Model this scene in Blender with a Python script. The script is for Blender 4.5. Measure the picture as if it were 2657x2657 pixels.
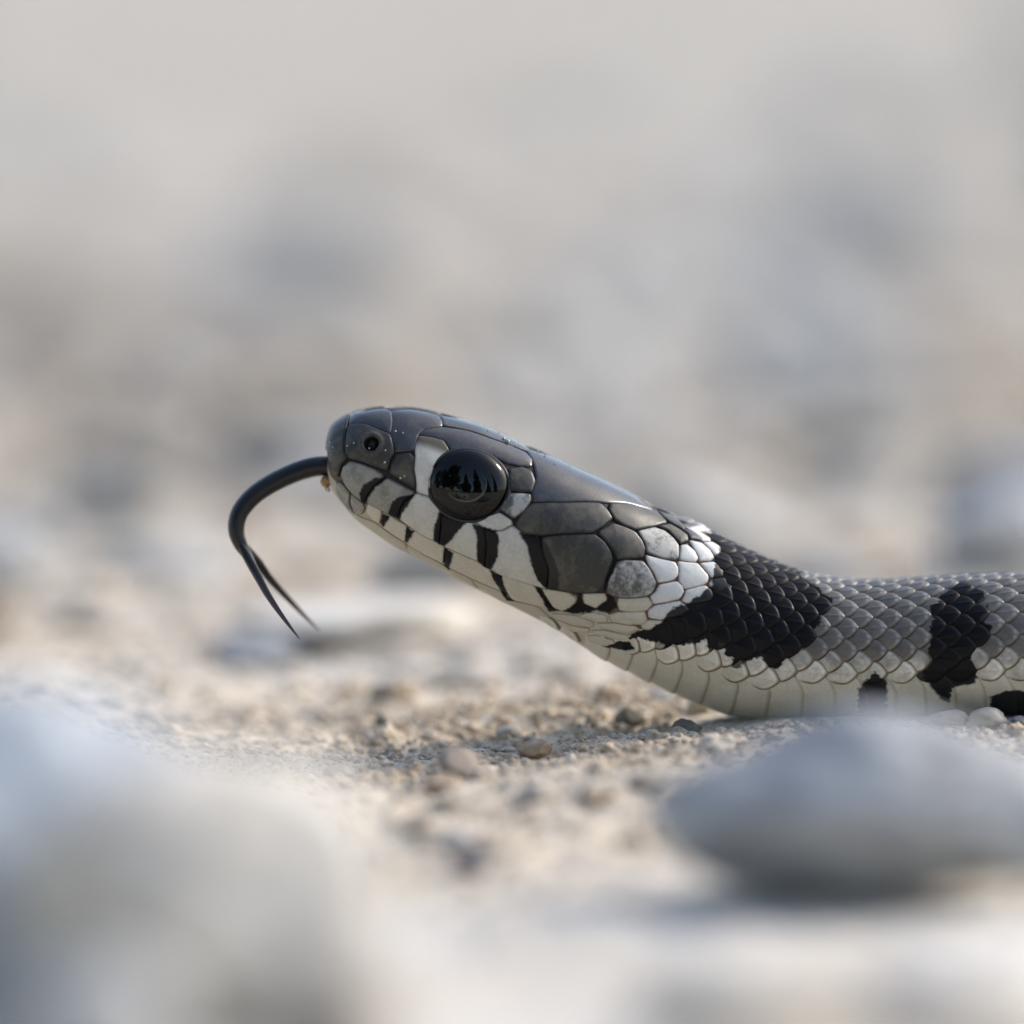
import bpy, math, random
import numpy as np

# ------------------------------------------------------------------ scene, camera, light
scene = bpy.context.scene
for o in list(bpy.data.objects):
    bpy.data.objects.remove(o)
U = 2e-5                      # metres per photograph pixel at the snake (about 53 mm across the frame)
PITCH = math.radians(5.6)     # camera looks slightly down
DIST = 0.40                   # camera to snake
CZ = 531.5 * U / math.cos(PITCH)
TARGET = np.array([0.0, 0.0, CZ])
FWD = np.array([0.0, math.cos(PITCH), -math.sin(PITCH)])
UPV = np.array([0.0, math.sin(PITCH), math.cos(PITCH)])
CAM = TARGET - DIST * FWD

cam_data = bpy.data.cameras.new("camera")
cam = bpy.data.objects.new("camera", cam_data)
scene.collection.objects.link(cam)
cam.location = CAM
cam.rotation_euler = (math.pi / 2 - PITCH, 0, 0)
cam_data.sensor_width = 36.0
cam_data.lens = 36.0 * DIST / (2657 * U)
cam_data.clip_start = 0.01
cam_data.clip_end = 400.0
cam_data.dof.use_dof = True
cam_data.dof.focus_distance = DIST - 0.0029
cam_data.dof.aperture_fstop = 13.5
scene.camera = cam

SUN_EL = math.radians(38)
SUN_ROT = math.radians(68)
world = bpy.data.worlds.new("World")
scene.world = world
world.use_nodes = True
wn = world.node_tree
sky = wn.nodes.new("ShaderNodeTexSky")
sky.sky_type = 'NISHITA'
sky.sun_disc = False
sky.sun_elevation = SUN_EL
sky.sun_rotation = SUN_ROT
sky.air_density = 1.0
sky.dust_density = 2.5
sky.ozone_density = 1.0
bg = wn.nodes["Background"]
bg.inputs["Strength"].default_value = 0.15
wn.links.new(sky.outputs["Color"], bg.inputs["Color"])

sun_data = bpy.data.lights.new("sun", 'SUN')
sun_data.energy = 1.3
sun_data.angle = math.radians(10)
sun_data.color = (1.0, 0.95, 0.87)
sun = bpy.data.objects.new("sun", sun_data)
scene.collection.objects.link(sun)
sd = np.array([math.sin(SUN_ROT) * math.cos(SUN_EL), math.cos(SUN_ROT) * math.cos(SUN_EL), math.sin(SUN_EL)])
from mathutils import Vector
sun.rotation_euler = Vector(sd).to_track_quat('Z', 'Y').to_euler()
sun.location = (0.3, 0.3, 0.5)

scene.view_settings.view_transform = 'Standard'
scene.view_settings.look = 'None'
scene.view_settings.exposure = 1.03
scene.view_settings.gamma = 1.0
scene.view_settings.use_curve_mapping = False
scene.render.engine = 'CYCLES'
scene.cycles.use_denoising = True
scene.cycles.max_bounces = 8

# ------------------------------------------------------------------ helpers
rng = np.random.default_rng(7)
random.seed(7)
COL = scene.collection

def smooth(x, a, b):
    t = np.clip((np.asarray(x, float) - a) / (b - a), 0, 1)
    return t * t * (3 - 2 * t)

def hash3(ix, iy, iz, seed):
    h = (ix.astype(np.int64) * 374761393 + iy.astype(np.int64) * 668265263 + iz.astype(np.int64) * 2147483647 + seed * 1274126177) & 0xFFFFFFFF
    h = ((h ^ (h >> 13)) * 1274126177) & 0xFFFFFFFF
    h = h ^ (h >> 16)
    return (h & 0xFFFF) / 32767.5 - 1.0

def vnoise(x, y, z=0.0, seed=0):
    x, y, z = np.broadcast_arrays(np.asarray(x, float), np.asarray(y, float), np.asarray(z, float))
    xi, yi, zi = np.floor(x), np.floor(y), np.floor(z)
    fx, fy, fz = x - xi, y - yi, z - zi
    fx = fx * fx * (3 - 2 * fx); fy = fy * fy * (3 - 2 * fy); fz = fz * fz * (3 - 2 * fz)
    r = 0
    for dx in (0, 1):
        for dy in (0, 1):
            for dz in (0, 1):
                w = (fx if dx else 1 - fx) * (fy if dy else 1 - fy) * (fz if dz else 1 - fz)
                r = r + w * hash3(xi + dx, yi + dy, zi + dz, seed)
    return r

def fbm(x, y, z=0.0, seed=0, octv=4):
    r, a, f = 0, 1.0, 1.0
    for k in range(octv):
        r = r + a * vnoise(x * f, y * f, np.asarray(z) * f, seed + 17 * k)
        a *= 0.5; f *= 2.03
    return r / 1.9

def mesh_obj(name, verts, quads=None, tris=None, mat=None, parent=None, col=None, smooth_sh=True, mesh_only=False):
    me = bpy.data.meshes.new(name)
    verts = np.asarray(verts, np.float32)
    q = np.zeros((0, 4), np.int32) if quads is None else np.asarray(quads, np.int32)
    t = np.zeros((0, 3), np.int32) if tris is None else np.asarray(tris, np.int32)
    me.vertices.add(len(verts))
    me.vertices.foreach_set("co", verts.ravel())
    loops = np.concatenate([q.ravel(), t.ravel()])
    me.loops.add(len(loops))
    me.loops.foreach_set("vertex_index", loops)
    starts = np.concatenate([np.arange(len(q)) * 4, len(q) * 4 + np.arange(len(t)) * 3])
    totals = np.concatenate([np.full(len(q), 4), np.full(len(t), 3)])
    me.polygons.add(len(starts))
    me.polygons.foreach_set("loop_start", starts.astype(np.int32))
    me.polygons.foreach_set("loop_total", totals.astype(np.int32))
    me.polygons.foreach_set("use_smooth", np.full(len(starts), smooth_sh))
    me.update(calc_edges=True)
    if col is not None:
        a = me.color_attributes.new("Col", 'FLOAT_COLOR', 'POINT')
        c = np.ones((len(verts), 4), np.float32)
        c[:, :col.shape[1]] = col
        a.data.foreach_set("color", c.ravel())
    if mat is not None:
        me.materials.append(mat)
    if mesh_only:
        return me
    ob = bpy.data.objects.new(name, me)
    COL.objects.link(ob)
    if parent is not None:
        ob.parent = parent
    return ob

def grid_quads(nu, nv, wrap_v=False):
    i = np.arange(nu - 1)[:, None]
    j = np.arange(nv if wrap_v else nv - 1)[None, :]
    j2 = (j + 1) % nv
    return np.stack([i * nv + j, (i + 1) * nv + j, (i + 1) * nv + j2, i * nv + j2], -1).reshape(-1, 4)

def empty(name, loc=(0, 0, 0)):
    o = bpy.data.objects.new(name, None)
    o.location = loc
    o.empty_display_size = 0.002
    COL.objects.link(o)
    return o

def tag(o, label, cat, group=None):
    o["label"] = label
    o["category"] = cat
    if group:
        o["group"] = group
    return o

def project(P):
    d = P - CAM
    dep = d @ FWD
    return np.stack([1328.5 + d[..., 0] / dep * DIST / U, 1328.5 - (d @ UPV) / dep * DIST / U], -1), dep

def ray(px, py):
    return FWD + np.array([1.0, 0, 0]) * (px - 1328.5) * U / DIST + UPV * (1328.5 - py) * U / DIST

def unproj_y(px, py, y=0.0):
    r = ray(px, py)
    return CAM + r * (y - CAM[1]) / r[1]

def unproj_z(px, py, z=0.0):
    r = ray(px, py)
    return CAM + r * (z - CAM[2]) / r[2]

def new_mat(name):
    m = bpy.data.materials.new(name)
    m.use_nodes = True
    nt = m.node_tree
    return m, nt, nt.nodes["Principled BSDF"]

def node(nt, typ, **kw):
    n = nt.nodes.new(typ)
    for k, v in kw.items():
        setattr(n, k, v)
    return n

def ramp(nt, stops):
    n = nt.nodes.new("ShaderNodeValToRGB")
    cr = n.color_ramp
    while len(cr.elements) < len(stops):
        cr.elements.new(0.5)
    for e, (p, c) in zip(cr.elements, stops):
        e.position = p
        e.color = (*c, 1)
    return n

# ------------------------------------------------------------------ materials
def mat_scale():
    m, nt, b = new_mat("snake_scale")
    at = node(nt, "ShaderNodeAttribute", attribute_name="Col")
    tc = node(nt, "ShaderNodeTexCoord")
    n1 = node(nt, "ShaderNodeTexNoise"); n1.inputs["Scale"].default_value = 9000; n1.inputs["Detail"].default_value = 3
    mix = node(nt, "ShaderNodeMix", data_type='RGBA', blend_type='MULTIPLY')
    r1 = ramp(nt, [(0.3, (0.88, 0.88, 0.88)), (0.7, (1.07, 1.07, 1.07))])
    nt.links.new(tc.outputs["Object"], n1.inputs["Vector"])
    nt.links.new(n1.outputs["Fac"], r1.inputs["Fac"])
    mix.inputs["Factor"].default_value = 0.8
    nt.links.new(at.outputs["Color"], mix.inputs["A"])
    nt.links.new(r1.outputs["Color"], mix.inputs["B"])
    nt.links.new(mix.outputs["Result"], b.inputs["Base Color"])
    n2 = node(nt, "ShaderNodeTexNoise"); n2.inputs["Scale"].default_value = 3000; n2.inputs["Detail"].default_value = 4
    nt.links.new(tc.outputs["Object"], n2.inputs["Vector"])
    ma = node(nt, "ShaderNodeMath", operation='MULTIPLY_ADD')
    nt.links.new(n2.outputs["Fac"], ma.inputs[0]); ma.inputs[1].default_value = 0.20
    nt.links.new(at.outputs["Alpha"], ma.inputs[2])
    nt.links.new(ma.outputs[0], b.inputs["Roughness"])
    bp = node(nt, "ShaderNodeBump"); bp.inputs["Strength"].default_value = 0.14; bp.inputs["Distance"].default_value = 0.00003
    nt.links.new(n1.outputs["Fac"], bp.inputs["Height"])
    nt.links.new(bp.outputs["Normal"], b.inputs["Normal"])
    mr = node(nt, "ShaderNodeMapRange")
    mr.inputs["From Min"].default_value = 0.12; mr.inputs["From Max"].default_value = 0.42
    mr.inputs["To Min"].default_value = 0.95; mr.inputs["To Max"].default_value = 0.16
    nt.links.new(at.outputs["Alpha"], mr.inputs["Value"])
    nt.links.new(mr.outputs["Result"], b.inputs["Specular IOR Level"])
    b.inputs["Coat Weight"].default_value = 0.06
    b.inputs["Coat Roughness"].default_value = 0.06
    b.inputs["Subsurface Weight"].default_value = 0.12
    b.inputs["Subsurface Radius"].default_value = (1.0, 0.75, 0.55)
    b.inputs["Subsurface Scale"].default_value = 0.00012
    return m

def mat_simple(name, col, rough=0.5, spec=0.5, coat=0.0):
    m, nt, b = new_mat(name)
    n1 = node(nt, "ShaderNodeTexNoise"); n1.inputs["Scale"].default_value = 2500; n1.inputs["Detail"].default_value = 3
    tc = node(nt, "ShaderNodeTexCoord")
    nt.links.new(tc.outputs["Object"], n1.inputs["Vector"])
    r = ramp(nt, [(0.3, tuple(c * 0.8 for c in col)), (0.7, tuple(c * 1.2 for c in col))])
    nt.links.new(n1.outputs["Fac"], r.inputs["Fac"])
    nt.links.new(r.outputs["Color"], b.inputs["Base Color"])
    b.inputs["Roughness"].default_value = rough
    b.inputs["Specular IOR Level"].default_value = spec
    b.inputs["Coat Weight"].default_value = coat
    b.inputs["Coat Roughness"].default_value = 0.045
    return m

def mat_attr(name, rough=0.85, bump=0.5, scale=4000):
    m, nt, b = new_mat(name)
    at = node(nt, "ShaderNodeAttribute", attribute_name="Col")
    tc = node(nt, "ShaderNodeTexCoord")
    n1 = node(nt, "ShaderNodeTexNoise"); n1.inputs["Scale"].default_value = scale; n1.inputs["Detail"].default_value = 4
    nt.links.new(tc.outputs["Object"], n1.inputs["Vector"])
    mix = node(nt, "ShaderNodeMix", data_type='RGBA', blend_type='MULTIPLY')
    mix.inputs["Factor"].default_value = 1.0
    r1 = ramp(nt, [(0.28, (0.62, 0.6, 0.58)), (0.7, (1.2, 1.2, 1.2))])
    nt.links.new(n1.outputs["Fac"], r1.inputs["Fac"])
    nt.links.new(at.outputs["Color"], mix.inputs["A"]); nt.links.new(r1.outputs["Color"], mix.inputs["B"])
    nt.links.new(mix.outputs["Result"], b.inputs["Base Color"])
    bp = node(nt, "ShaderNodeBump"); bp.inputs["Strength"].default_value = bump; bp.inputs["Distance"].default_value = 0.0001
    nt.links.new(n1.outputs["Fac"], bp.inputs["Height"]); nt.links.new(bp.outputs["Normal"], b.inputs["Normal"])
    b.inputs["Roughness"].default_value = rough
    b.inputs["Specular IOR Level"].default_value = 0.25
    return m

def mat_stone(name, c1, c2, c3, scale=220):
    m, nt, b = new_mat(name)
    tc = node(nt, "ShaderNodeTexCoord")
    oi = node(nt, "ShaderNodeObjectInfo")
    ad = node(nt, "ShaderNodeVectorMath", operation='ADD')
    nt.links.new(tc.outputs["Object"], ad.inputs[0]); nt.links.new(oi.outputs["Random"], ad.inputs[1])
    n1 = node(nt, "ShaderNodeTexNoise"); n1.inputs["Scale"].default_value = scale; n1.inputs["Detail"].default_value = 6
    n1.inputs["Roughness"].default_value = 0.62
    nt.links.new(ad.outputs[0], n1.inputs["Vector"])
    r1 = ramp(nt, [(0.3, c1), (0.5, c2), (0.72, c3)])
    nt.links.new(n1.outputs["Fac"], r1.inputs["Fac"])
    nt.links.new(r1.outputs["Color"], b.inputs["Base Color"])
    n2 = node(nt, "ShaderNodeTexNoise"); n2.inputs["Scale"].default_value = 2600; n2.inputs["Detail"].default_value = 4
    nt.links.new(tc.outputs["Object"], n2.inputs["Vector"])
    bp = node(nt, "ShaderNodeBump"); bp.inputs["Strength"].default_value = 0.4; bp.inputs["Distance"].default_value = 0.0001
    nt.links.new(n2.outputs["Fac"], bp.inputs["Height"]); nt.links.new(bp.outputs["Normal"], b.inputs["Normal"])
    b.inputs["Roughness"].default_value = 0.75
    b.inputs["Specular IOR Level"].default_value = 0.3
    return m

M_SCALE = mat_scale()
M_EYE = mat_simple("eye_iris", (0.003, 0.0028, 0.0028), 0.3, 0.0, 0.55)
M_PUPIL = mat_simple("eye_pupil", (0.001, 0.001, 0.001), 0.3, 0.0, 0.7)
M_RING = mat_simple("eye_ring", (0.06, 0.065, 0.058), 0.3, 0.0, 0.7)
M_RIM = mat_simple("eye_rim", (0.012, 0.011, 0.011), 0.45)
M_NOSTRIL = mat_simple("nostril_dark", (0.003, 0.003, 0.003), 0.4)
M_GRAIN = mat_attr("soil_grains")
M_STONE = {
    'blue': mat_stone("blue_grey_limestone", (0.13, 0.135, 0.14), (0.33, 0.345, 0.355), (0.56, 0.57, 0.57), 150),
    'sky': mat_stone("pale_grey_limestone", (0.34, 0.38, 0.42), (0.50, 0.54, 0.57), (0.64, 0.66, 0.68)),
    'cream': mat_stone("cream_limestone", (0.50, 0.46, 0.39), (0.65, 0.605, 0.525), (0.75, 0.71, 0.63)),
    'pale': mat_stone("pale_limestone", (0.36, 0.355, 0.34), (0.49, 0.485, 0.46), (0.60, 0.595, 0.57)),
    'warm': mat_stone("warm_limestone", (0.30, 0.27, 0.23), (0.42, 0.38, 0.32), (0.52, 0.48, 0.42)),
    'dark': mat_stone("dark_olive_stone", (0.09, 0.086, 0.07), (0.16, 0.15, 0.125), (0.26, 0.25, 0.215)),
    'slate': mat_stone("dark_slate_stone", (0.06, 0.06, 0.075), (0.11, 0.115, 0.14), (0.2, 0.21, 0.24)),
    'brown': mat_stone("brown_stone", (0.17, 0.14, 0.115), (0.26, 0.22, 0.18), (0.36, 0.31, 0.26)),
    'orange': mat_stone("ochre_stone", (0.26, 0.17, 0.09), (0.36, 0.25, 0.15), (0.46, 0.36, 0.25)),
}

# ------------------------------------------------------------------ ground
def gz(x, y):
    """height of the soil in metres; x, y in metres"""
    X = np.asarray(x, float) * 1000; Y = np.asarray(y, float) * 1000
    far = smooth(np.abs(Y), 14, 60)
    body = smooth(X, 9, 15) * (1 - smooth(np.abs(Y - 1), 5, 14)) + smooth(X, 30, 34) * (1 - smooth(np.hypot(X - 45, (Y - 40) * 0.6), 30, 45))
    body = np.clip(body, 0, 1)
    h = -1.35 * (1 - smooth(X, -14, 12)) * (1 - 0.7 * far) - 0.45 * (1 - smooth(X, 8, 16)) - 0.9 * np.exp(-((Y + 9) / 8.0) ** 2) * (0.35 + 0.65 * smooth(X, 10, 20))
    h = h - 2.2 * smooth(-Y, 16, 34)
    h = h + far * 2.0 * fbm(X / 34, Y / 34, seed=3, octv=3) + smooth(Y, 150, 400) * 2.5 * fbm(X / 90, Y / 130, seed=4, octv=3)
    h = h + (0.55 + 0.5 * far) * fbm(X / 7.5, Y / 7.5, seed=5, octv=3)
    near = 1 - smooth(np.abs(Y), 60, 120)
    fine = 0.42 * fbm(X / 2.0, Y / 2.0, seed=9, octv=5) + 0.16 * np.abs(fbm(X / 0.6, Y / 0.6, seed=12, octv=3))
    h = h * (1 - body) + body * 0.12 + near * fine * (1 - 0.6 * body)
    wide = smooth(np.hypot(X, Y), 900, 3000)
    h = h * (1 - wide) + wide * 0.0
    return h * 1e-3

def axis_coords(lo, hi, step, limit, grow):
    c = list(np.arange(lo, hi, step))
    s = step; v = c[-1]
    while v < limit:
        s *= grow; v += s; c.append(v)
    s = step; v = c[0]; pre = []
    while v > -limit:
        s *= grow; v -= s; pre.append(v)
    return np.array(pre[::-1] + c)

gx = axis_coords(-0.036, 0.036, 0.00014, 60.0, 1.09)
gy = axis_coords(-0.022, 0.030, 0.00017, 60.0, 1.045)
GX, GY = np.meshgrid(gx, gy, indexing='ij')
GZ = gz(GX, GY)
Xm, Ym = GX * 1000, GY * 1000
sand = np.array([0.47, 0.435, 0.375]); pale = np.array([0.50, 0.51, 0.505]); tan = np.array([0.49, 0.40, 0.295]); olive = np.array([0.40, 0.37, 0.315])
n1 = fbm(Xm / 22, Ym / 30, seed=31, octv=3); n2 = fbm(Xm / 3.2, Ym / 3.2, seed=33, octv=4); n3 = fbm(Xm / 0.8, Ym / 0.8, seed=37, octv=3)
f_pale = (smooth(n1 + 0.35 * n2, 0.0, 0.5) * (0.35 + 0.65 * smooth(np.abs(Ym), 15, 60)))[..., None]
f_tan = smooth(n2 + 0.4 * n3, 0.05, 0.6)[..., None]
f_ol = (smooth(-n2 - 0.5 * n1, 0.22, 0.62) * 0.8)[..., None]
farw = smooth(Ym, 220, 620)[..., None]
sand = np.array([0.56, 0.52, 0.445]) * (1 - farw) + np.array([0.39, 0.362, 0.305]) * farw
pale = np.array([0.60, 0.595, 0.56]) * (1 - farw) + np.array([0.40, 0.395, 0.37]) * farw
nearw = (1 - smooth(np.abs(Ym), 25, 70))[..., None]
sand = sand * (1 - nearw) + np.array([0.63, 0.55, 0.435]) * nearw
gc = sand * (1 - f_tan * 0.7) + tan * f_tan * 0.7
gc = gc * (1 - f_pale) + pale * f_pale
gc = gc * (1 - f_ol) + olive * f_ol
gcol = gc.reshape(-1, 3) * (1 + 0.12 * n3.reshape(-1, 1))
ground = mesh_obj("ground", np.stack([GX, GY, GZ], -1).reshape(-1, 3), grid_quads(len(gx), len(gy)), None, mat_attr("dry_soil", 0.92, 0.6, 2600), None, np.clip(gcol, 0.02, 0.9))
ground["kind"] = "structure"
ground["label"] = "dry pale sandy soil with fine crumbs"

# ------------------------------------------------------------------ stones
def ico(sub):
    t = (1 + 5 ** 0.5) / 2
    v = [(-1, t, 0), (1, t, 0), (-1, -t, 0), (1, -t, 0), (0, -1, t), (0, 1, t), (0, -1, -t), (0, 1, -t), (t, 0, -1), (t, 0, 1), (-t, 0, -1), (-t, 0, 1)]
    f = [(0, 11, 5), (0, 5, 1), (0, 1, 7), (0, 7, 10), (0, 10, 11), (1, 5, 9), (5, 11, 4), (11, 10, 2), (10, 7, 6), (7, 1, 8), (3, 9, 4), (3, 4, 2), (3, 2, 6), (3, 6, 8), (3, 8, 9), (4, 9, 5), (2, 4, 11), (6, 2, 10), (8, 6, 7), (9, 8, 1)]
    v = [np.array(p) / np.linalg.norm(p) for p in v]
    for _ in range(sub):
        cache = {}; nf = []
        def mid(a, b):
            k = (min(a, b), max(a, b))
            if k not in cache:
                m = v[a] + v[b]; v.append(m / np.linalg.norm(m)); cache[k] = len(v) - 1
            return cache[k]
        for a, b, c in f:
            ab, bc, ca = mid(a, b), mid(b, c), mid(c, a)
            nf += [(a, ab, ca), (b, bc, ab), (c, ca, bc), (ab, bc, ca)]
        f = nf
    return np.array(v), np.array(f)

ICO1, ICO1F = ico(1)
ICO3, ICO3F = ico(3)
ICO4, ICO4F = ico(4)
ICO0, ICO0F = ico(0)

def stone_verts(seed, big=False, ang=1.0):
    v = (ICO4 if big else ICO3).copy()
    r = np.random.default_rng(seed)
    # a few planar facets worn round, then noise
    for _ in range(9):
        d = r.normal(size=3); d /= np.linalg.norm(d)
        lim = r.uniform(0.62, 0.9)
        k = v @ d
        v = v - np.outer(np.maximum(k - lim, 0) * 0.85 * ang, d)
    o = r.uniform(0, 50, 3)
    n = 0.16 * fbm(v[:, 0] * 1.6 + o[0], v[:, 1] * 1.6 + o[1], v[:, 2] * 1.6 + o[2], seed, 3) + 0.045 * fbm(v[:, 0] * 6 + o[0], v[:, 1] * 6, v[:, 2] * 6, seed + 3, 3)
    return v * (1 + n)[:, None]

def stone(name, px, py, wpx, hpx, mat, label, group, y=None, seed=1, depth=0.9, rot=0.0, tilt=0.0, embed=0.25, big=False):
    """stone whose visible middle sits at picture point (px, py) when standing on the soil; sizes in picture pixels"""
    p = unproj_z(px, py, 0.0) if y is None else unproj_y(px, py, y)
    for _ in range(6):
        g = float(gz(p[0], p[1]))
        dep = (p - CAM) @ FWD
        hh = hpx * U * dep / DIST / 2
        zc = g + hh * (1 - 2 * embed)
        if y is None:
            p = unproj_z(px, py, zc)
        else:
            break
    dep = (p - CAM) @ FWD
    sx = wpx * U * dep / DIST / 2; sz = hpx * U * dep / DIST / 2
    zc = float(gz(p[0], p[1])) + sz * (1 - 2 * embed)
    if y is not None:      # top stays where it is seen, foot goes down into the soil
        zt = p[2] + sz; zb = float(gz(p[0], p[1])) - 0.25 * sz
        zc = (zt + zb) / 2; sz = max((zt - zb) / 2, 0.0012)
    v = stone_verts(seed, big)
    v = v * np.array([sx, sx * depth, sz])
    ob = mesh_obj(name, v, None, ICO4F if big else ICO3F, M_STONE[mat])
    ob.location = (p[0], p[1], zc)
    ob.rotation_euler = (0, math.radians(tilt), math.radians(rot))
    tag(ob, label, "stone" if big or wpx > 120 else "pebble", group)
    return ob

S = 2657 / 1932.0
def st(x, y_, w, h, mat, label, group=None, name="stone", **k):
    return stone(name, x * S, y_ * S, w * S, h * S, mat, label, group, **k)

FG = "blurred boulders in front of the snake"
# stones in front of the snake
st(1660, 1482, 860, 275, 'blue', "large mottled blue-grey stone hiding the underside of the snake's body", y=-0.047, name="foreground_stone", seed=21, depth=0.55, rot=6, tilt=6, big=True)
st(40, 1450, 860, 300, 'sky', "pale blue-grey domed stone across the soil from the snake's forked tongue tip", y=-0.074, name="foreground_stone", seed=33, depth=0.6, rot=-8, tilt=5, big=True)
st(390, 1530, 760, 290, 'cream', "low cream stone beside the pale blue-grey domed stone", y=-0.084, name="foreground_stone", seed=23, depth=0.9, tilt=5, big=True)
st(1400, 1850, 420, 160, 'cream', "low cream-white stone lying before the large mottled blue-grey stone", y=-0.080, name="foreground_stone", seed=24, depth=0.8, tilt=-8, big=True)
st(1850, 1890, 460, 150, 'cream', "flat cream stone before the end of the large mottled blue-grey stone", y=-0.078, name="foreground_stone", seed=25, depth=0.9, tilt=5, big=True)
st(640, 1850, 300, 150, 'warm', "beige low stone before the low cream stone", y=-0.100, name="foreground_stone", seed=26, depth=0.8, big=True)
st(180, 1880, 420, 150, 'pale', "small pale stone beside the beige low stone", y=-0.100, name="foreground_stone", seed=27, depth=0.8, big=True)

# stones behind the snake
B = [
    (700, 1172, 520, 84, 'cream', "wide flat cream stone under the snake's tongue tips", 41),
    (480, 1232, 170, 70, 'blue', "small blue-grey stone beside the wide flat cream stone", 42),
    (1950, 1010, 190, 180, 'blue', "blue-grey upright stone standing behind the snake's body", 43),
    (855, 1020, 230, 80, 'blue', "bluish flat stone behind the snake's chin", 44),
    (330, 1070, 300, 110, 'pale', "pale flat stone beyond the olive flake, away from the tongue", 45),
    (150, 1178, 120, 34, 'dark', "thin dark olive flake of stone on pale sand", 46),
    (600, 850, 220, 110, 'dark', "dark rough stone behind the snake's snout", 47),
    (470, 900, 160, 80, 'brown', "brown stone beside the dark rough stone", 48),
    (1600, 890, 260, 90, 'dark', "dark olive stone behind the snake's nape", 49),
    (1440, 1000, 150, 60, 'warm', "beige low stone between the nape and the dark olive stone", 50),
    (1235, 600, 330, 160, 'pale', "large pale stone far behind the snake's head", 51),
    (1290, 735, 240, 60, 'warm', "beige flat stone at the foot of the large pale stone", 52),
    (510, 550, 360, 170, 'pale', "large whitish stone far behind the snake's tongue", 53),
    (50, 660, 300, 130, 'dark', "large dark olive-brown stone far behind the tongue", 54),
    (230, 900, 230, 110, 'dark', "grey-olive stone between the brown stone and the far olive-brown one", 55),
    (780, 350, 190, 90, 'blue', "blue-grey stone in the far gravel, behind a pale one", 56),
    (810, 465, 220, 100, 'pale', "pale stone directly before the far blue-grey stone", 57),
    (910, 790, 190, 90, 'pale', "pale stone just behind the crown of the snake's head", 58),
    (1780, 560, 260, 110, 'warm', "beige stone far behind the snake's body", 59),
    (1080, 300, 260, 110, 'blue', "blue-grey stone in the farthest gravel", 60),
    (1560, 1080, 200, 70, 'pale', "pale low stone right behind the snake's neck", 61),
    (1850, 760, 150, 70, 'brown', "reddish brown stone behind the snake's back", 62),
    (40, 1010, 220, 90, 'blue', "bluish stone beyond the pale flat stone", 63),
]
for x, y, w, h, mt, lab, sd_ in B:
    st(x, y, w, h, mt, lab, name="stone", seed=sd_, depth=0.85, rot=(sd_ * 37) % 60 - 30, embed=0.22, big=w > 150)

# small pebbles near the plane of focus
Pb = [
    (1186, 1358, 62, 46, 'dark', "dark round pebble in the shadow under the snake's throat", 71),
    (1296, 1372, 62, 48, 'dark', "dark oval pebble where the snake's neck nears the ground", 72),
    (864, 1447, 104, 70, 'brown', "angular grey crumb with pale top on the sand below the snake's chin", 73),
    (884, 1632, 96, 60, 'slate', "dark slate pebble on the sand between the foreground stones", 74),
    (785, 1580, 62, 46, 'brown', "mauve-brown pebble beside the dark slate pebble", 75),
    (722, 1368, 34, 34, 'dark', "tiny dark pebble on sand below the tongue tips", 76),
    (1010, 1410, 74, 34, 'orange', "ochre orange pebble on the sand under the snake's throat", 77),
    (865, 1292, 110, 34, 'dark', "flat olive flake on the sand below the snake's jaw", 78),
    (1065, 1268, 70, 28, 'dark', "small olive pebble on sand under the snake's jaw", 79),
    (1002, 1248, 64, 30, 'brown', "small brown pebble under the snake's jaw", 80),
    (1245, 1315, 58, 40, 'pale', "whitish glinting pebble behind the throat", 81),
    (1865, 1372, 78, 44, 'warm', "tan rounded pebble touching the underside of the snake's body", 82),
    (1790, 1374, 90, 36, 'warm', "flat tan flake beneath the snake's body", 83),
    (1925, 1368, 44, 34, 'slate', "small grey pebble under the body beside the tan rounded pebble", 84),
    (860, 1530, 66, 40, 'pale', "pale crumb above the dark slate pebble", 85),
    (1010, 1500, 90, 44, 'warm', "beige crumb on the sand beside the angular grey crumb", 86),
    (640, 1452, 60, 34, 'warm', "sharp beige crumb at the edge of the low cream stone", 87),
    (1220, 1470, 70, 40, 'brown', "brownish crumb at the edge of the large mottled blue-grey stone", 88),
    (740, 1300, 100, 44, 'brown', "brownish flat pebble behind the tongue tips", 89),
    (960, 1360, 60, 30, 'warm', "little beige pebble behind the ochre orange pebble", 90),
]
for x, y, w, h, mt, lab, sd_ in Pb:
    st(x, y, w, h, mt, lab, name="pebble", seed=sd_, depth=0.9, rot=(sd_ * 53) % 180, embed=0.2)

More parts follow.
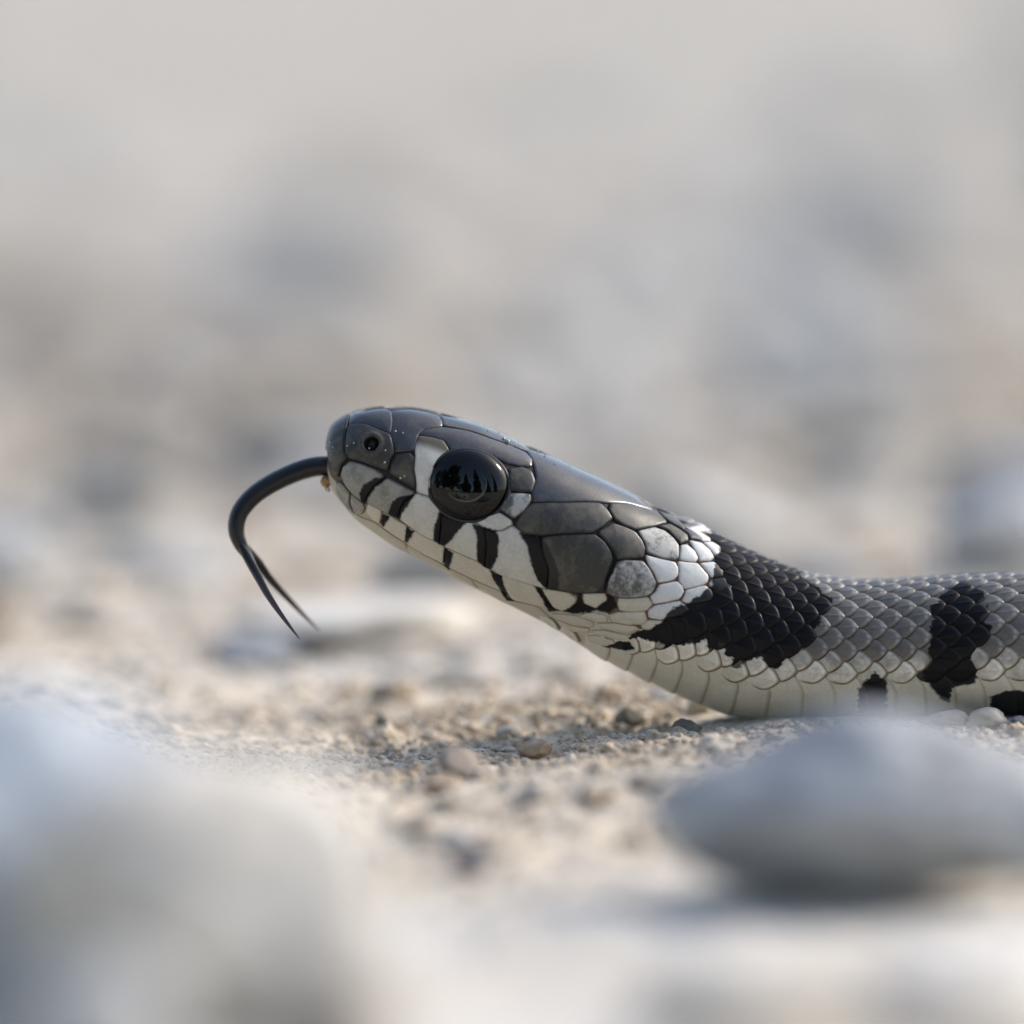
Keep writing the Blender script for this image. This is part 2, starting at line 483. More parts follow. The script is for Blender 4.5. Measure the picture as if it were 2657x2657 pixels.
# further gravel behind, all alike
base_meshes = {}
for mt in ('blue', 'pale', 'warm', 'brown', 'dark'):
    base_meshes[mt] = [mesh_obj("gravel_stone", stone_verts(200 + k + 10 * len(mt)) * np.array([1, 0.85, 0.6]), None, ICO3F, M_STONE[mt], mesh_only=True) for k in range(3)]
GL = {
    'blue': "blue-grey gravel stone strewn on the blurred sand behind the snake",
    'pale': "whitish gravel stone strewn on the blurred sand behind the snake",
    'warm': "beige gravel stone strewn on the blurred sand behind the snake",
    'brown': "brown gravel stone strewn on the blurred sand behind the snake",
    'dark': "dark olive gravel stone strewn on the blurred sand behind the snake",
}
r = np.random.default_rng(5)
used = []
for k in range(330):
    px = r.uniform(-150, 2800) if k < 110 else r.choice([r.uniform(-1500, -160), r.uniform(2810, 4200)]); py = r.uniform(-60, 1620)
    p = unproj_z(px, py, 0.0)
    if p[1] < 0.022:
        continue
    mt = r.choice(['blue', 'pale', 'warm', 'brown', 'dark'], p=[0.20, 0.36, 0.36, 0.05, 0.03])
    if k < 110 and (p[1] > 0.55 or k % 2):
        continue
    size = r.uniform(0.0018, 0.0055) * (0.8 + 1.4 * p[1] / 0.4)
    if any((p[0] - a) ** 2 + (p[1] - b) ** 2 < (size + c) ** 2 for a, b, c in used):
        continue
    used.append((p[0], p[1], size))
    ob = bpy.data.objects.new("gravel_stone", base_meshes[mt][k % 3])
    COL.objects.link(ob)
    ob.location = (p[0], p[1], float(gz(p[0], p[1])) + size * 0.3)
    ob.scale = (size * r.uniform(0.8, 1.3), size, size * r.uniform(0.7, 1.1))
    ob.rotation_euler = (r.uniform(-0.3, 0.3), r.uniform(-0.3, 0.3), r.uniform(0, 6.28))
    tag(ob, GL[mt], "gravel stone", mt + " gravel behind the snake")

# crumbs of soil: uncountable
def grains():
    r = np.random.default_rng(11)
    V, F, C = [], [], []
    off = 0
    pal = np.array([[0.52, 0.45, 0.35], [0.60, 0.55, 0.47], [0.40, 0.32, 0.23], [0.30, 0.25, 0.19], [0.46, 0.33, 0.22], [0.50, 0.50, 0.49], [0.22, 0.20, 0.18]])
    pr = [0.34, 0.22, 0.16, 0.09, 0.09, 0.07, 0.03]
    sets = [(9000, (-0.031, 0.031), (-0.013, 0.014), 0.05e-3, 0.30e-3, ICO1, ICO1F),
            (7000, (-0.034, 0.034), (-0.05, 0.06), 0.08e-3, 0.36e-3, ICO0, ICO0F),
            (200, (-0.032, 0.032), (-0.03, 0.05), 0.35e-3, 0.9e-3, ICO1, ICO1F),
            (1800, (-0.05, 0.05), (0.05, 0.40), 0.5e-3, 1.5e-3, ICO1, ICO1F)]
    for n, xr, yr, s0, s1, iv, fi in sets:
        x = r.uniform(*xr, n); y = r.uniform(*yr, n)
        s = s0 + (s1 - s0) * r.power(0.35, n)
        z = gz(x, y) + s * 0.25
        ok = ~((x > 0.009) & (np.abs(y) < 0.0037 + s))
        x, y, z, s = x[ok], y[ok], z[ok], s[ok]; n = len(x)
        jit = 1 + 0.32 * r.uniform(-1, 1, (n, len(iv), 1))
        sc = np.stack([r.uniform(0.8, 1.35, n), r.uniform(0.8, 1.35, n), r.uniform(0.6, 1.0, n)], -1)
        v = iv[None] * jit * sc[:, None] * s[:, None, None] + np.stack([x, y, z], -1)[:, None]
        c = (0.55 * pal[r.choice(len(pal), n, p=pr)] + 0.45 * np.array([0.59, 0.50, 0.385])) * r.uniform(0.85, 1.15, (n, 1))
        V.append(v.reshape(-1, 3)); C.append(np.repeat(c, len(iv), 0))
        F.append((fi[None] + (np.arange(n) * len(iv))[:, None, None]).reshape(-1, 3) + off)
        off += n * len(iv)
    o = mesh_obj("soil_crumbs", np.concatenate(V), None, np.concatenate(F), M_GRAIN, None, np.concatenate(C), smooth_sh=False)
    o["kind"] = "stuff"
    tag(o, "loose tan soil crumbs and sand grains strewn over the ground", "soil")
grains()

# ------------------------------------------------------------------ snake: body surface from its silhouette
UL = [  # upper and lower silhouette pairs in picture pixels, half width in pixels
    (850, 1184, 850, 1190, 6), (851, 1160, 849, 1212, 46), (856, 1134, 852, 1238, 76), (866, 1110, 858, 1262, 98), (890, 1089, 868, 1282, 116),
    (915, 1075, 884, 1303, 130), (950, 1063, 905, 1329, 143), (994, 1058, 932, 1356, 155), (1053, 1059, 968, 1381, 165), (1110, 1067, 1010, 1410, 172),
    (1171, 1084, 1060, 1436, 177), (1239, 1105, 1115, 1463, 182), (1311, 1135, 1178, 1497, 189), (1364, 1159, 1232, 1525, 197), (1425, 1185, 1287, 1552, 206),
    (1500, 1219, 1350, 1583, 214), (1570, 1251, 1412, 1615, 218), (1640, 1286, 1480, 1656, 215), (1712, 1325, 1548, 1700, 207), (1797, 1362, 1620, 1737, 198),
    (1870, 1399, 1700, 1776, 191), (1942, 1435, 1785, 1814, 187), (2010, 1465, 1882, 1850, 185), (2070, 1488, 1985, 1866, 184), (2130, 1502, 2090, 1868, 184),
    (2205, 1512, 2192, 1866, 184), (2292, 1513, 2288, 1864, 185), (2400, 1506, 2400, 1862, 186), (2520, 1499, 2522, 1860, 187), (2657, 1496, 2660, 1860, 188)]
st_C, st_E, st_N, st_a, st_b = [], [], [], [], []
for ux, uy, lx, ly, a in UL:
    Pu, Pl = unproj_y(ux, uy) / U, unproj_y(lx, ly) / U
    d = Pu - Pl
    st_C.append((Pu + Pl) / 2); st_b.append(np.linalg.norm(d) / 2); st_E.append(d / np.linalg.norm(d)); st_N.append(np.array([0, -1.0, 0])); st_a.append(a)
tail = [(33, 0.6, 3.62), (41, 3.2, 3.65), (49, 9, 3.6), (54.5, 18, 3.5), (56, 29, 3.4), (53, 41, 3.2), (48.5, 52, 2.9), (47, 64, 2.5), (50, 76, 2.0), (56, 87, 1.4), (63, 97, 0.8), (67, 103, 0.35)]
pts = np.array([[26.6, 0.0]] + [(t[0], t[1]) for t in tail])
for k, (x, y, rad) in enumerate(tail):
    i = k + 1
    tg = pts[min(i + 1, len(pts) - 1)] - pts[i - 1]; tg = tg / np.linalg.norm(tg)
    st_C.append(np.array([x, y, rad * 0.97 - 0.02]) / 1000 / U); st_b.append(rad * 0.97 / 1000 / U); st_a.append(rad * 1.03 / 1000 / U)
    st_E.append(np.array([0, 0, 1.0])); st_N.append(np.array([tg[1], -tg[0], 0]))
st_C, st_E, st_N, st_a, st_b = map(np.array, (st_C, st_E, st_N, st_a, st_b))
TOP = st_C + st_E * st_b[:, None]; BOT = st_C - st_E * st_b[:, None]
ss = np.concatenate([[0], np.cumsum(0.5 * (np.linalg.norm(np.diff(TOP, axis=0), axis=1) + np.linalg.norm(np.diff(BOT, axis=0), axis=1)))])
S_END = ss[-1]

def hermite(xk, yk, x):
    yk = np.asarray(yk, float); sh = yk.shape
    yk = yk.reshape(len(xk), -1)
    h = np.diff(xk); dl = np.diff(yk, axis=0) / h[:, None]
    m = np.zeros_like(yk)
    m[1:-1] = (dl[:-1] * h[1:, None] + dl[1:] * h[:-1, None]) / (h[1:] + h[:-1])[:, None]
    m[0] = dl[0]; m[-1] = dl[-1]
    i = np.clip(np.searchsorted(xk, x) - 1, 0, len(xk) - 2)
    t = ((x - xk[i]) / h[i])[:, None]; hh = h[i][:, None]
    r = (2 * t ** 3 - 3 * t ** 2 + 1) * yk[i] + (t ** 3 - 2 * t ** 2 + t) * hh * m[i] + (-2 * t ** 3 + 3 * t ** 2) * yk[i + 1] + (t ** 3 - t ** 2) * hh * m[i + 1]
    return r.reshape((len(x),) + sh[1:])

sg = np.concatenate([np.arange(0, 60, 1.0), np.arange(60, 2300, 2.0), np.linspace(2300, S_END, 900)])
NT = 721
tg_ = np.radians(np.linspace(-180, 180, NT))
gC, gE, gN = hermite(ss, st_C, sg), hermite(ss, st_E, sg), hermite(ss, st_N, sg)
gE /= np.linalg.norm(gE, axis=1)[:, None]; gN /= np.linalg.norm(gN, axis=1)[:, None]
ga, gb = np.maximum(hermite(ss, st_a, sg), 2), np.maximum(hermite(ss, st_b, sg), 2)
S_HEAD = ss[15]
headf = (1 - smooth(sg, S_HEAD - 150, S_HEAD + 350)) * smooth(sg, 0, 120)
mexp = 2.0 + 0.45 * headf
sn, cs = np.sin(tg_)[None], np.cos(tg_)[None]
yy = np.sign(sn) * np.abs(sn) ** (2 / mexp[:, None])
zz = np.sign(cs) * np.abs(cs) ** (2 / mexp[:, None])
yy = yy * (1 - 0.13 * headf[:, None] * smooth(-zz, 0.1, 0.9)) * (1 - 0.06 * headf[:, None] * smooth(zz, 0.3, 0.95))
SP = gC[:, None] + gE[:, None] * (gb[:, None] * zz)[..., None] + gN[:, None] * (ga[:, None] * yy)[..., None]
ds = np.gradient(SP, axis=0); dt = np.gradient(SP, axis=1)
dt[:, 0] = dt[:, -1] = SP[:, 1] - SP[:, -2]
SN = np.cross(ds, dt); SN /= np.maximum(np.linalg.norm(SN, axis=-1), 1e-9)[..., None]
mid_i = len(sg) // 3
if np.dot(SN[mid_i, NT // 2], gE[mid_i]) < 0:
    SN = -SN

def surf(s, th):
    s = np.clip(s, 0, S_END - 1e-3); th = (np.asarray(th) + math.pi) % (2 * math.pi) - math.pi
    i = np.clip(np.searchsorted(sg, s, side='right') - 1, 0, len(sg) - 2)
    u = (s - sg[i]) / (sg[i + 1] - sg[i])
    f = (th + math.pi) / (2 * math.pi) * (NT - 1)
    j = np.clip(f.astype(int), 0, NT - 2); w = f - j
    u = u[..., None]; w = w[..., None]
    def q(A):
        return A[i, j] * (1 - u) * (1 - w) + A[i + 1, j] * u * (1 - w) + A[i, j + 1] * (1 - u) * w + A[i + 1, j + 1] * u * w
    n = q(SN)
    return q(SP), n / np.maximum(np.linalg.norm(n, axis=-1), 1e-9)[..., None]

# inverse: picture point -> (s, theta) on the visible flank
isel = np.where(sg < ss[29] + 260)[0][::2]
jsel = np.where((tg_ > math.radians(-14)) & (tg_ < math.radians(178)))[0]
IP = SP[np.ix_(isel, jsel)] * U
INn = SN[np.ix_(isel, jsel)]
vis = ((IP - CAM) * INn).sum(-1) < 0.0
ipx, _ = project(IP)
iS = np.broadcast_to(sg[isel][:, None], vis.shape)[vis]; iT = np.broadcast_to(tg_[jsel][None], vis.shape)[vis]; ipx = ipx[vis]

def inv(pts):
    out = []
    for p in np.asarray(pts, float):
        d = ((ipx - p) ** 2).sum(1)
        k = np.argpartition(d, 6)[:6]
        w = 1 / (d[k] + 0.3)
        out.append(((iS[k] * w).sum() / w.sum(), (iT[k] * w).sum() / w.sum()))
    return np.array(out)

ZO = {1: (820, 1020, 600 / 1932), 2: (1300, 1120, 600 / 1932), 3: (1800, 1360, 500 / 1932), 4: (2157, 1420, 500 / 1932), 6: (1450, 1500, 500 / 1932), 7: (1280, 1420, 400 / 1932), 8: (1560, 1260, 400 / 1932)}
def zz_pts(z, pts):
    ox, oy, k = ZO[z]
    return [(ox + k * x, oy + k * y) for x, y in pts]

def in_poly(px, py, poly):
    c = np.zeros(px.shape, bool)
    n = len(poly)
    for i in range(n):
        x0, y0 = poly[i]; x1, y1 = poly[(i + 1) % n]
        if y0 == y1:
            continue
        cond = ((y0 > py) != (y1 > py)) & (px < (x1 - x0) * (py - y0) / (y1 - y0) + x0)
        c ^= cond
    return c

def seg_dist(px, py, poly):
    d = np.full(px.shape, 1e9)
    n = len(poly)
    for i in range(n):
        x0, y0 = poly[i]; x1, y1 = poly[(i + 1) % n]
        dx, dy = x1 - x0, y1 - y0
        t = np.clip(((px - x0) * dx + (py - y0) * dy) / max(dx * dx + dy * dy, 1e-9), 0, 1)
        d = np.minimum(d, np.hypot(px - x0 - t * dx, py - y0 - t * dy))
    return d

RM = 190.0   # metric factor for theta in pattern space
# black markings (picture tracing, kept in body coordinates)
BLACK = [
    (1, [(370, 830), (400, 760), (500, 700), (600, 705), (500, 785), (440, 870), (430, 940), (385, 900)]),
    (1, [(605, 1010), (640, 900), (700, 855), (835, 838), (780, 915), (725, 1000), (705, 1055)]),
    (1, [(985, 1225), (990, 1110), (1030, 990), (1120, 1030), (1275, 1060), (1210, 1130), (1130, 1220), (1080, 1275), (1030, 1260)]),
    (1, [(1350, 1400), (1350, 1180), (1300, 1080), (1500, 1140), (1535, 1210), (1530, 1350), (1470, 1475), (1400, 1445)]),
    (2, [(150, 840), (330, 870), (400, 960), (450, 1060), (490, 1180), (490, 1310), (380, 1315), (310, 1230), (250, 1080), (220, 950)]),
    (1, [(530, 1085), (560, 995), (625, 1030), (565, 1115)]),
    (1, [(740, 1245), (755, 1115), (825, 1150), (765, 1245)]),
    (1, [(1060, 1410), (1070, 1285), (1155, 1330), (1115, 1470), (1070, 1440)]),
    (1, [(1455, 1480), (1555, 1515), (1585, 1620), (1650, 1730), (1560, 1655), (1490, 1570)]),
    (2, [(-10, 1290), (25, 1280), (55, 1370), (115, 1415), (60, 1405), (5, 1340)]),
    (2, [(275, 1285), (335, 1310), (440, 1470), (500, 1500), (395, 1505), (350, 1400)]),
    (2, [(500, 1500), (620, 1430), (640, 1370), (580, 1340), (680, 1340), (700, 1430), (790, 1470), (880, 1400), (880, 1340), (945, 1380), (975, 1470), (900, 1517), (790, 1500), (600, 1528)]),
    (2, [(780, 1340), (860, 1260), (905, 1150), (930, 1060), (965, 1080), (930, 1190), (880, 1290), (870, 1350)]),
    (6, [(430, 675), (540, 660), (580, 632), (700, 628), (765, 690), (680, 722), (560, 707)]),
]
NAPE = zz_pts(3, [(130, 60), (160, 150), (258, 236), (225, 300), (196, 340), (205, 400), (190, 480), (185, 560), (175, 630)]) + \
    zz_pts(6, [(1500, 90), (1400, 180), (1340, 200), (1280, 265), (1220, 250), (1150, 290), (1090, 350), (1050, 410), (1000, 450), (900, 510), (800, 520), (750, 550), (695, 605), (780, 595), (900, 620), (1040, 635), (1070, 670), (1120, 700), (1200, 665), (1330, 660), (1480, 620), (1490, 700), (1540, 722), (1592, 680), (1590, 630), (1680, 645), (1650, 750), (1740, 780), (1732, 905)]) + \
    zz_pts(3, [(480, 1430), (560, 1350), (680, 1330), (730, 1400), (750, 1455), (850, 1440), (920, 1350), (1080, 1280), (1140, 1220), (1200, 1180), (1190, 1080), (1270, 1000), (1270, 930), (1250, 880), (1370, 850), (1395, 770), (1290, 710), (1250, 650), (1150, 600), (1040, 530), (960, 440)])
BAR = zz_pts(4, [(990, 610), (1060, 590), (1090, 500), (1180, 470), (1160, 390), (1400, 380), (1400, 430), (1520, 470), (1520, 530), (1400, 600), (1570, 590), (1590, 640), (1480, 730), (1610, 800), (1600, 850), (1550, 880), (1560, 930), (1420, 1020), (1400, 1130), (1480, 1250), (1450, 1360), (1280, 1400), (1215, 1410), (1190, 1555), (1120, 1530), (1000, 1400), (920, 1270), (920, 1170), (970, 1080), (980, 1000), (1000, 880), (980, 840), (1020, 740), (990, 680)])
BELLY = [zz_pts(4, [(265, 1420), (430, 1235), (565, 1330), (545, 1700), (300, 1700)]), zz_pts(4, [(1600, 1500), (1770, 1425), (1930, 1440), (1990, 1450), (1990, 1750), (1560, 1750), (1540, 1640)])]
black_polys = [inv(zz_pts(z, p)) for z, p in BLACK] + [inv(NAPE), inv(BAR)] + [inv(b) for b in BELLY]
for k, p in enumerate(black_polys):
    p = p.copy(); p[:, 1] *= RM
    if k >= len(BLACK) + 2:
        low = p[:, 1] > math.radians(140) * RM
        p[low, 1] = math.radians(185) * RM
    if k == len(BLACK):
        p[0, 1] = -5; p[-1, 1] = -5; p[-1, 0] += 60
    black_polys[k] = p
N_HEADBARS = len(BLACK)
s_bar = black_polys[N_HEADBARS + 1][:, 0].mean()
WHITE = [inv(zz_pts(8, [(530, 860), (920, 950), (960, 740), (1070, 720), (1080, 660), (1240, 700), (1150, 590), (1090, 560), (1300, 540), (1500, 760), (1500, 860), (1420, 930), (1420, 1170), (1390, 1290), (1200, 1480), (900, 1540), (750, 1690), (560, 1830), (300, 1720), (190, 1400), (600, 1380), (690, 1250), (600, 1010)]))]
WHITE[0][:, 1] *= RM

def pattern(s, th):
    """1 where the skin is black, soft at the edge"""
    t = np.abs((np.asarray(th) + math.pi) % (2 * math.pi) - math.pi) * RM
    s = np.asarray(s, float)
    k = np.zeros(s.shape)
    for i, p in enumerate(black_polys):
        lo, hi = p.min(0) - 12, p.max(0) + 12
        m = (s > lo[0]) & (s < hi[0]) & (t > lo[1]) & (t < hi[1])
        if m.any():
            sm, tm = s[m], t[m]
            sd_ = seg_dist(sm, tm, p) * np.where(in_poly(sm, tm, p), 1, -1)
            amp = 1.4 if i < N_HEADBARS else 3.0
            sd_ = sd_ + amp * vnoise(sm / 7, tm / 7, seed=71) + 0.7 * amp * vnoise(sm / 3.2, tm / 3.2, seed=72)
            k[m] = np.maximum(k[m], smooth(sd_, -2.6, 2.6))
    # the flank bars and belly checks go on along the rest of the body
    far = s > s_bar + 330
    if far.any():
        ph = ((s - s_bar) / 385.0) % 1.0
        td = np.degrees(t / RM)
        w = 0.11 + 0.05 * vnoise(s / 60, t / 40, seed=80)
        k = np.maximum(k, far & (np.abs(ph - 0.5) * 2 > 1 - 2 * w) & (td > 40) & (td < 118))
        k = np.maximum(k, far & (td > 118) & (vnoise(s / 120, np.floor(td / 40), seed=81) > 0.15))
    return k

def body_color(s, th, tdc=None):
    th = np.abs((np.asarray(th) + math.pi) % (2 * math.pi) - math.pi)
    td = np.degrees(th); t = th * RM
    if tdc is not None:
        td = 0.15 * td + 0.85 * tdc
    n = fbm(s / 22, t / 22, seed=51, octv=4); nf = fbm(s / 6, t / 6, seed=52, octv=3)
    back = np.array([0.125, 0.117, 0.103]) * (1 + 0.25 * n[..., None] + 0.15 * nf[..., None])
    flank = np.array([0.52, 0.51, 0.45]) * (1 + 0.30 * n[..., None] + 0.25 * nf[..., None])
    belly = np.array([0.60, 0.58, 0.49]) * (1 + 0.08 * n[..., None])
    f1 = smooth(td + 4 * n, 84, 98)[..., None]; f2 = smooth(td, 102, 114)[..., None]
    c = back * (1 - f1) + flank * f1
    c = c * (1 - f2) + belly * f2
    throat = ((1 - smooth(s, ss[19], ss[21])) * smooth(td, 80, 96))[..., None]
    c = c * (1 - throat) + belly * throat
    w = np.zeros(np.shape(s), bool)
    p = WHITE[0]
    w = in_poly(np.asarray(s, float) + 3 * n, t + 3 * nf, p)
    c = np.where(w[..., None], np.array([0.56, 0.575, 0.555]) * (1 + 0.05 * nf[..., None]), c)
    return c

nost = inv([(964, 1152)])[0]
def pit(s, th):
    """inward displacement for the nostril, in pixels"""
    p, _ = surf(np.asarray(s, float), np.abs(th)); p0, _ = surf(np.array([nost[0]]), np.array([nost[1]]))
    d = np.linalg.norm(p - p0[0], axis=-1)
    return -26 * (1 - smooth(d, 12, 22)) + 3.0 * np.exp(-((d - 25) / 6) ** 2)

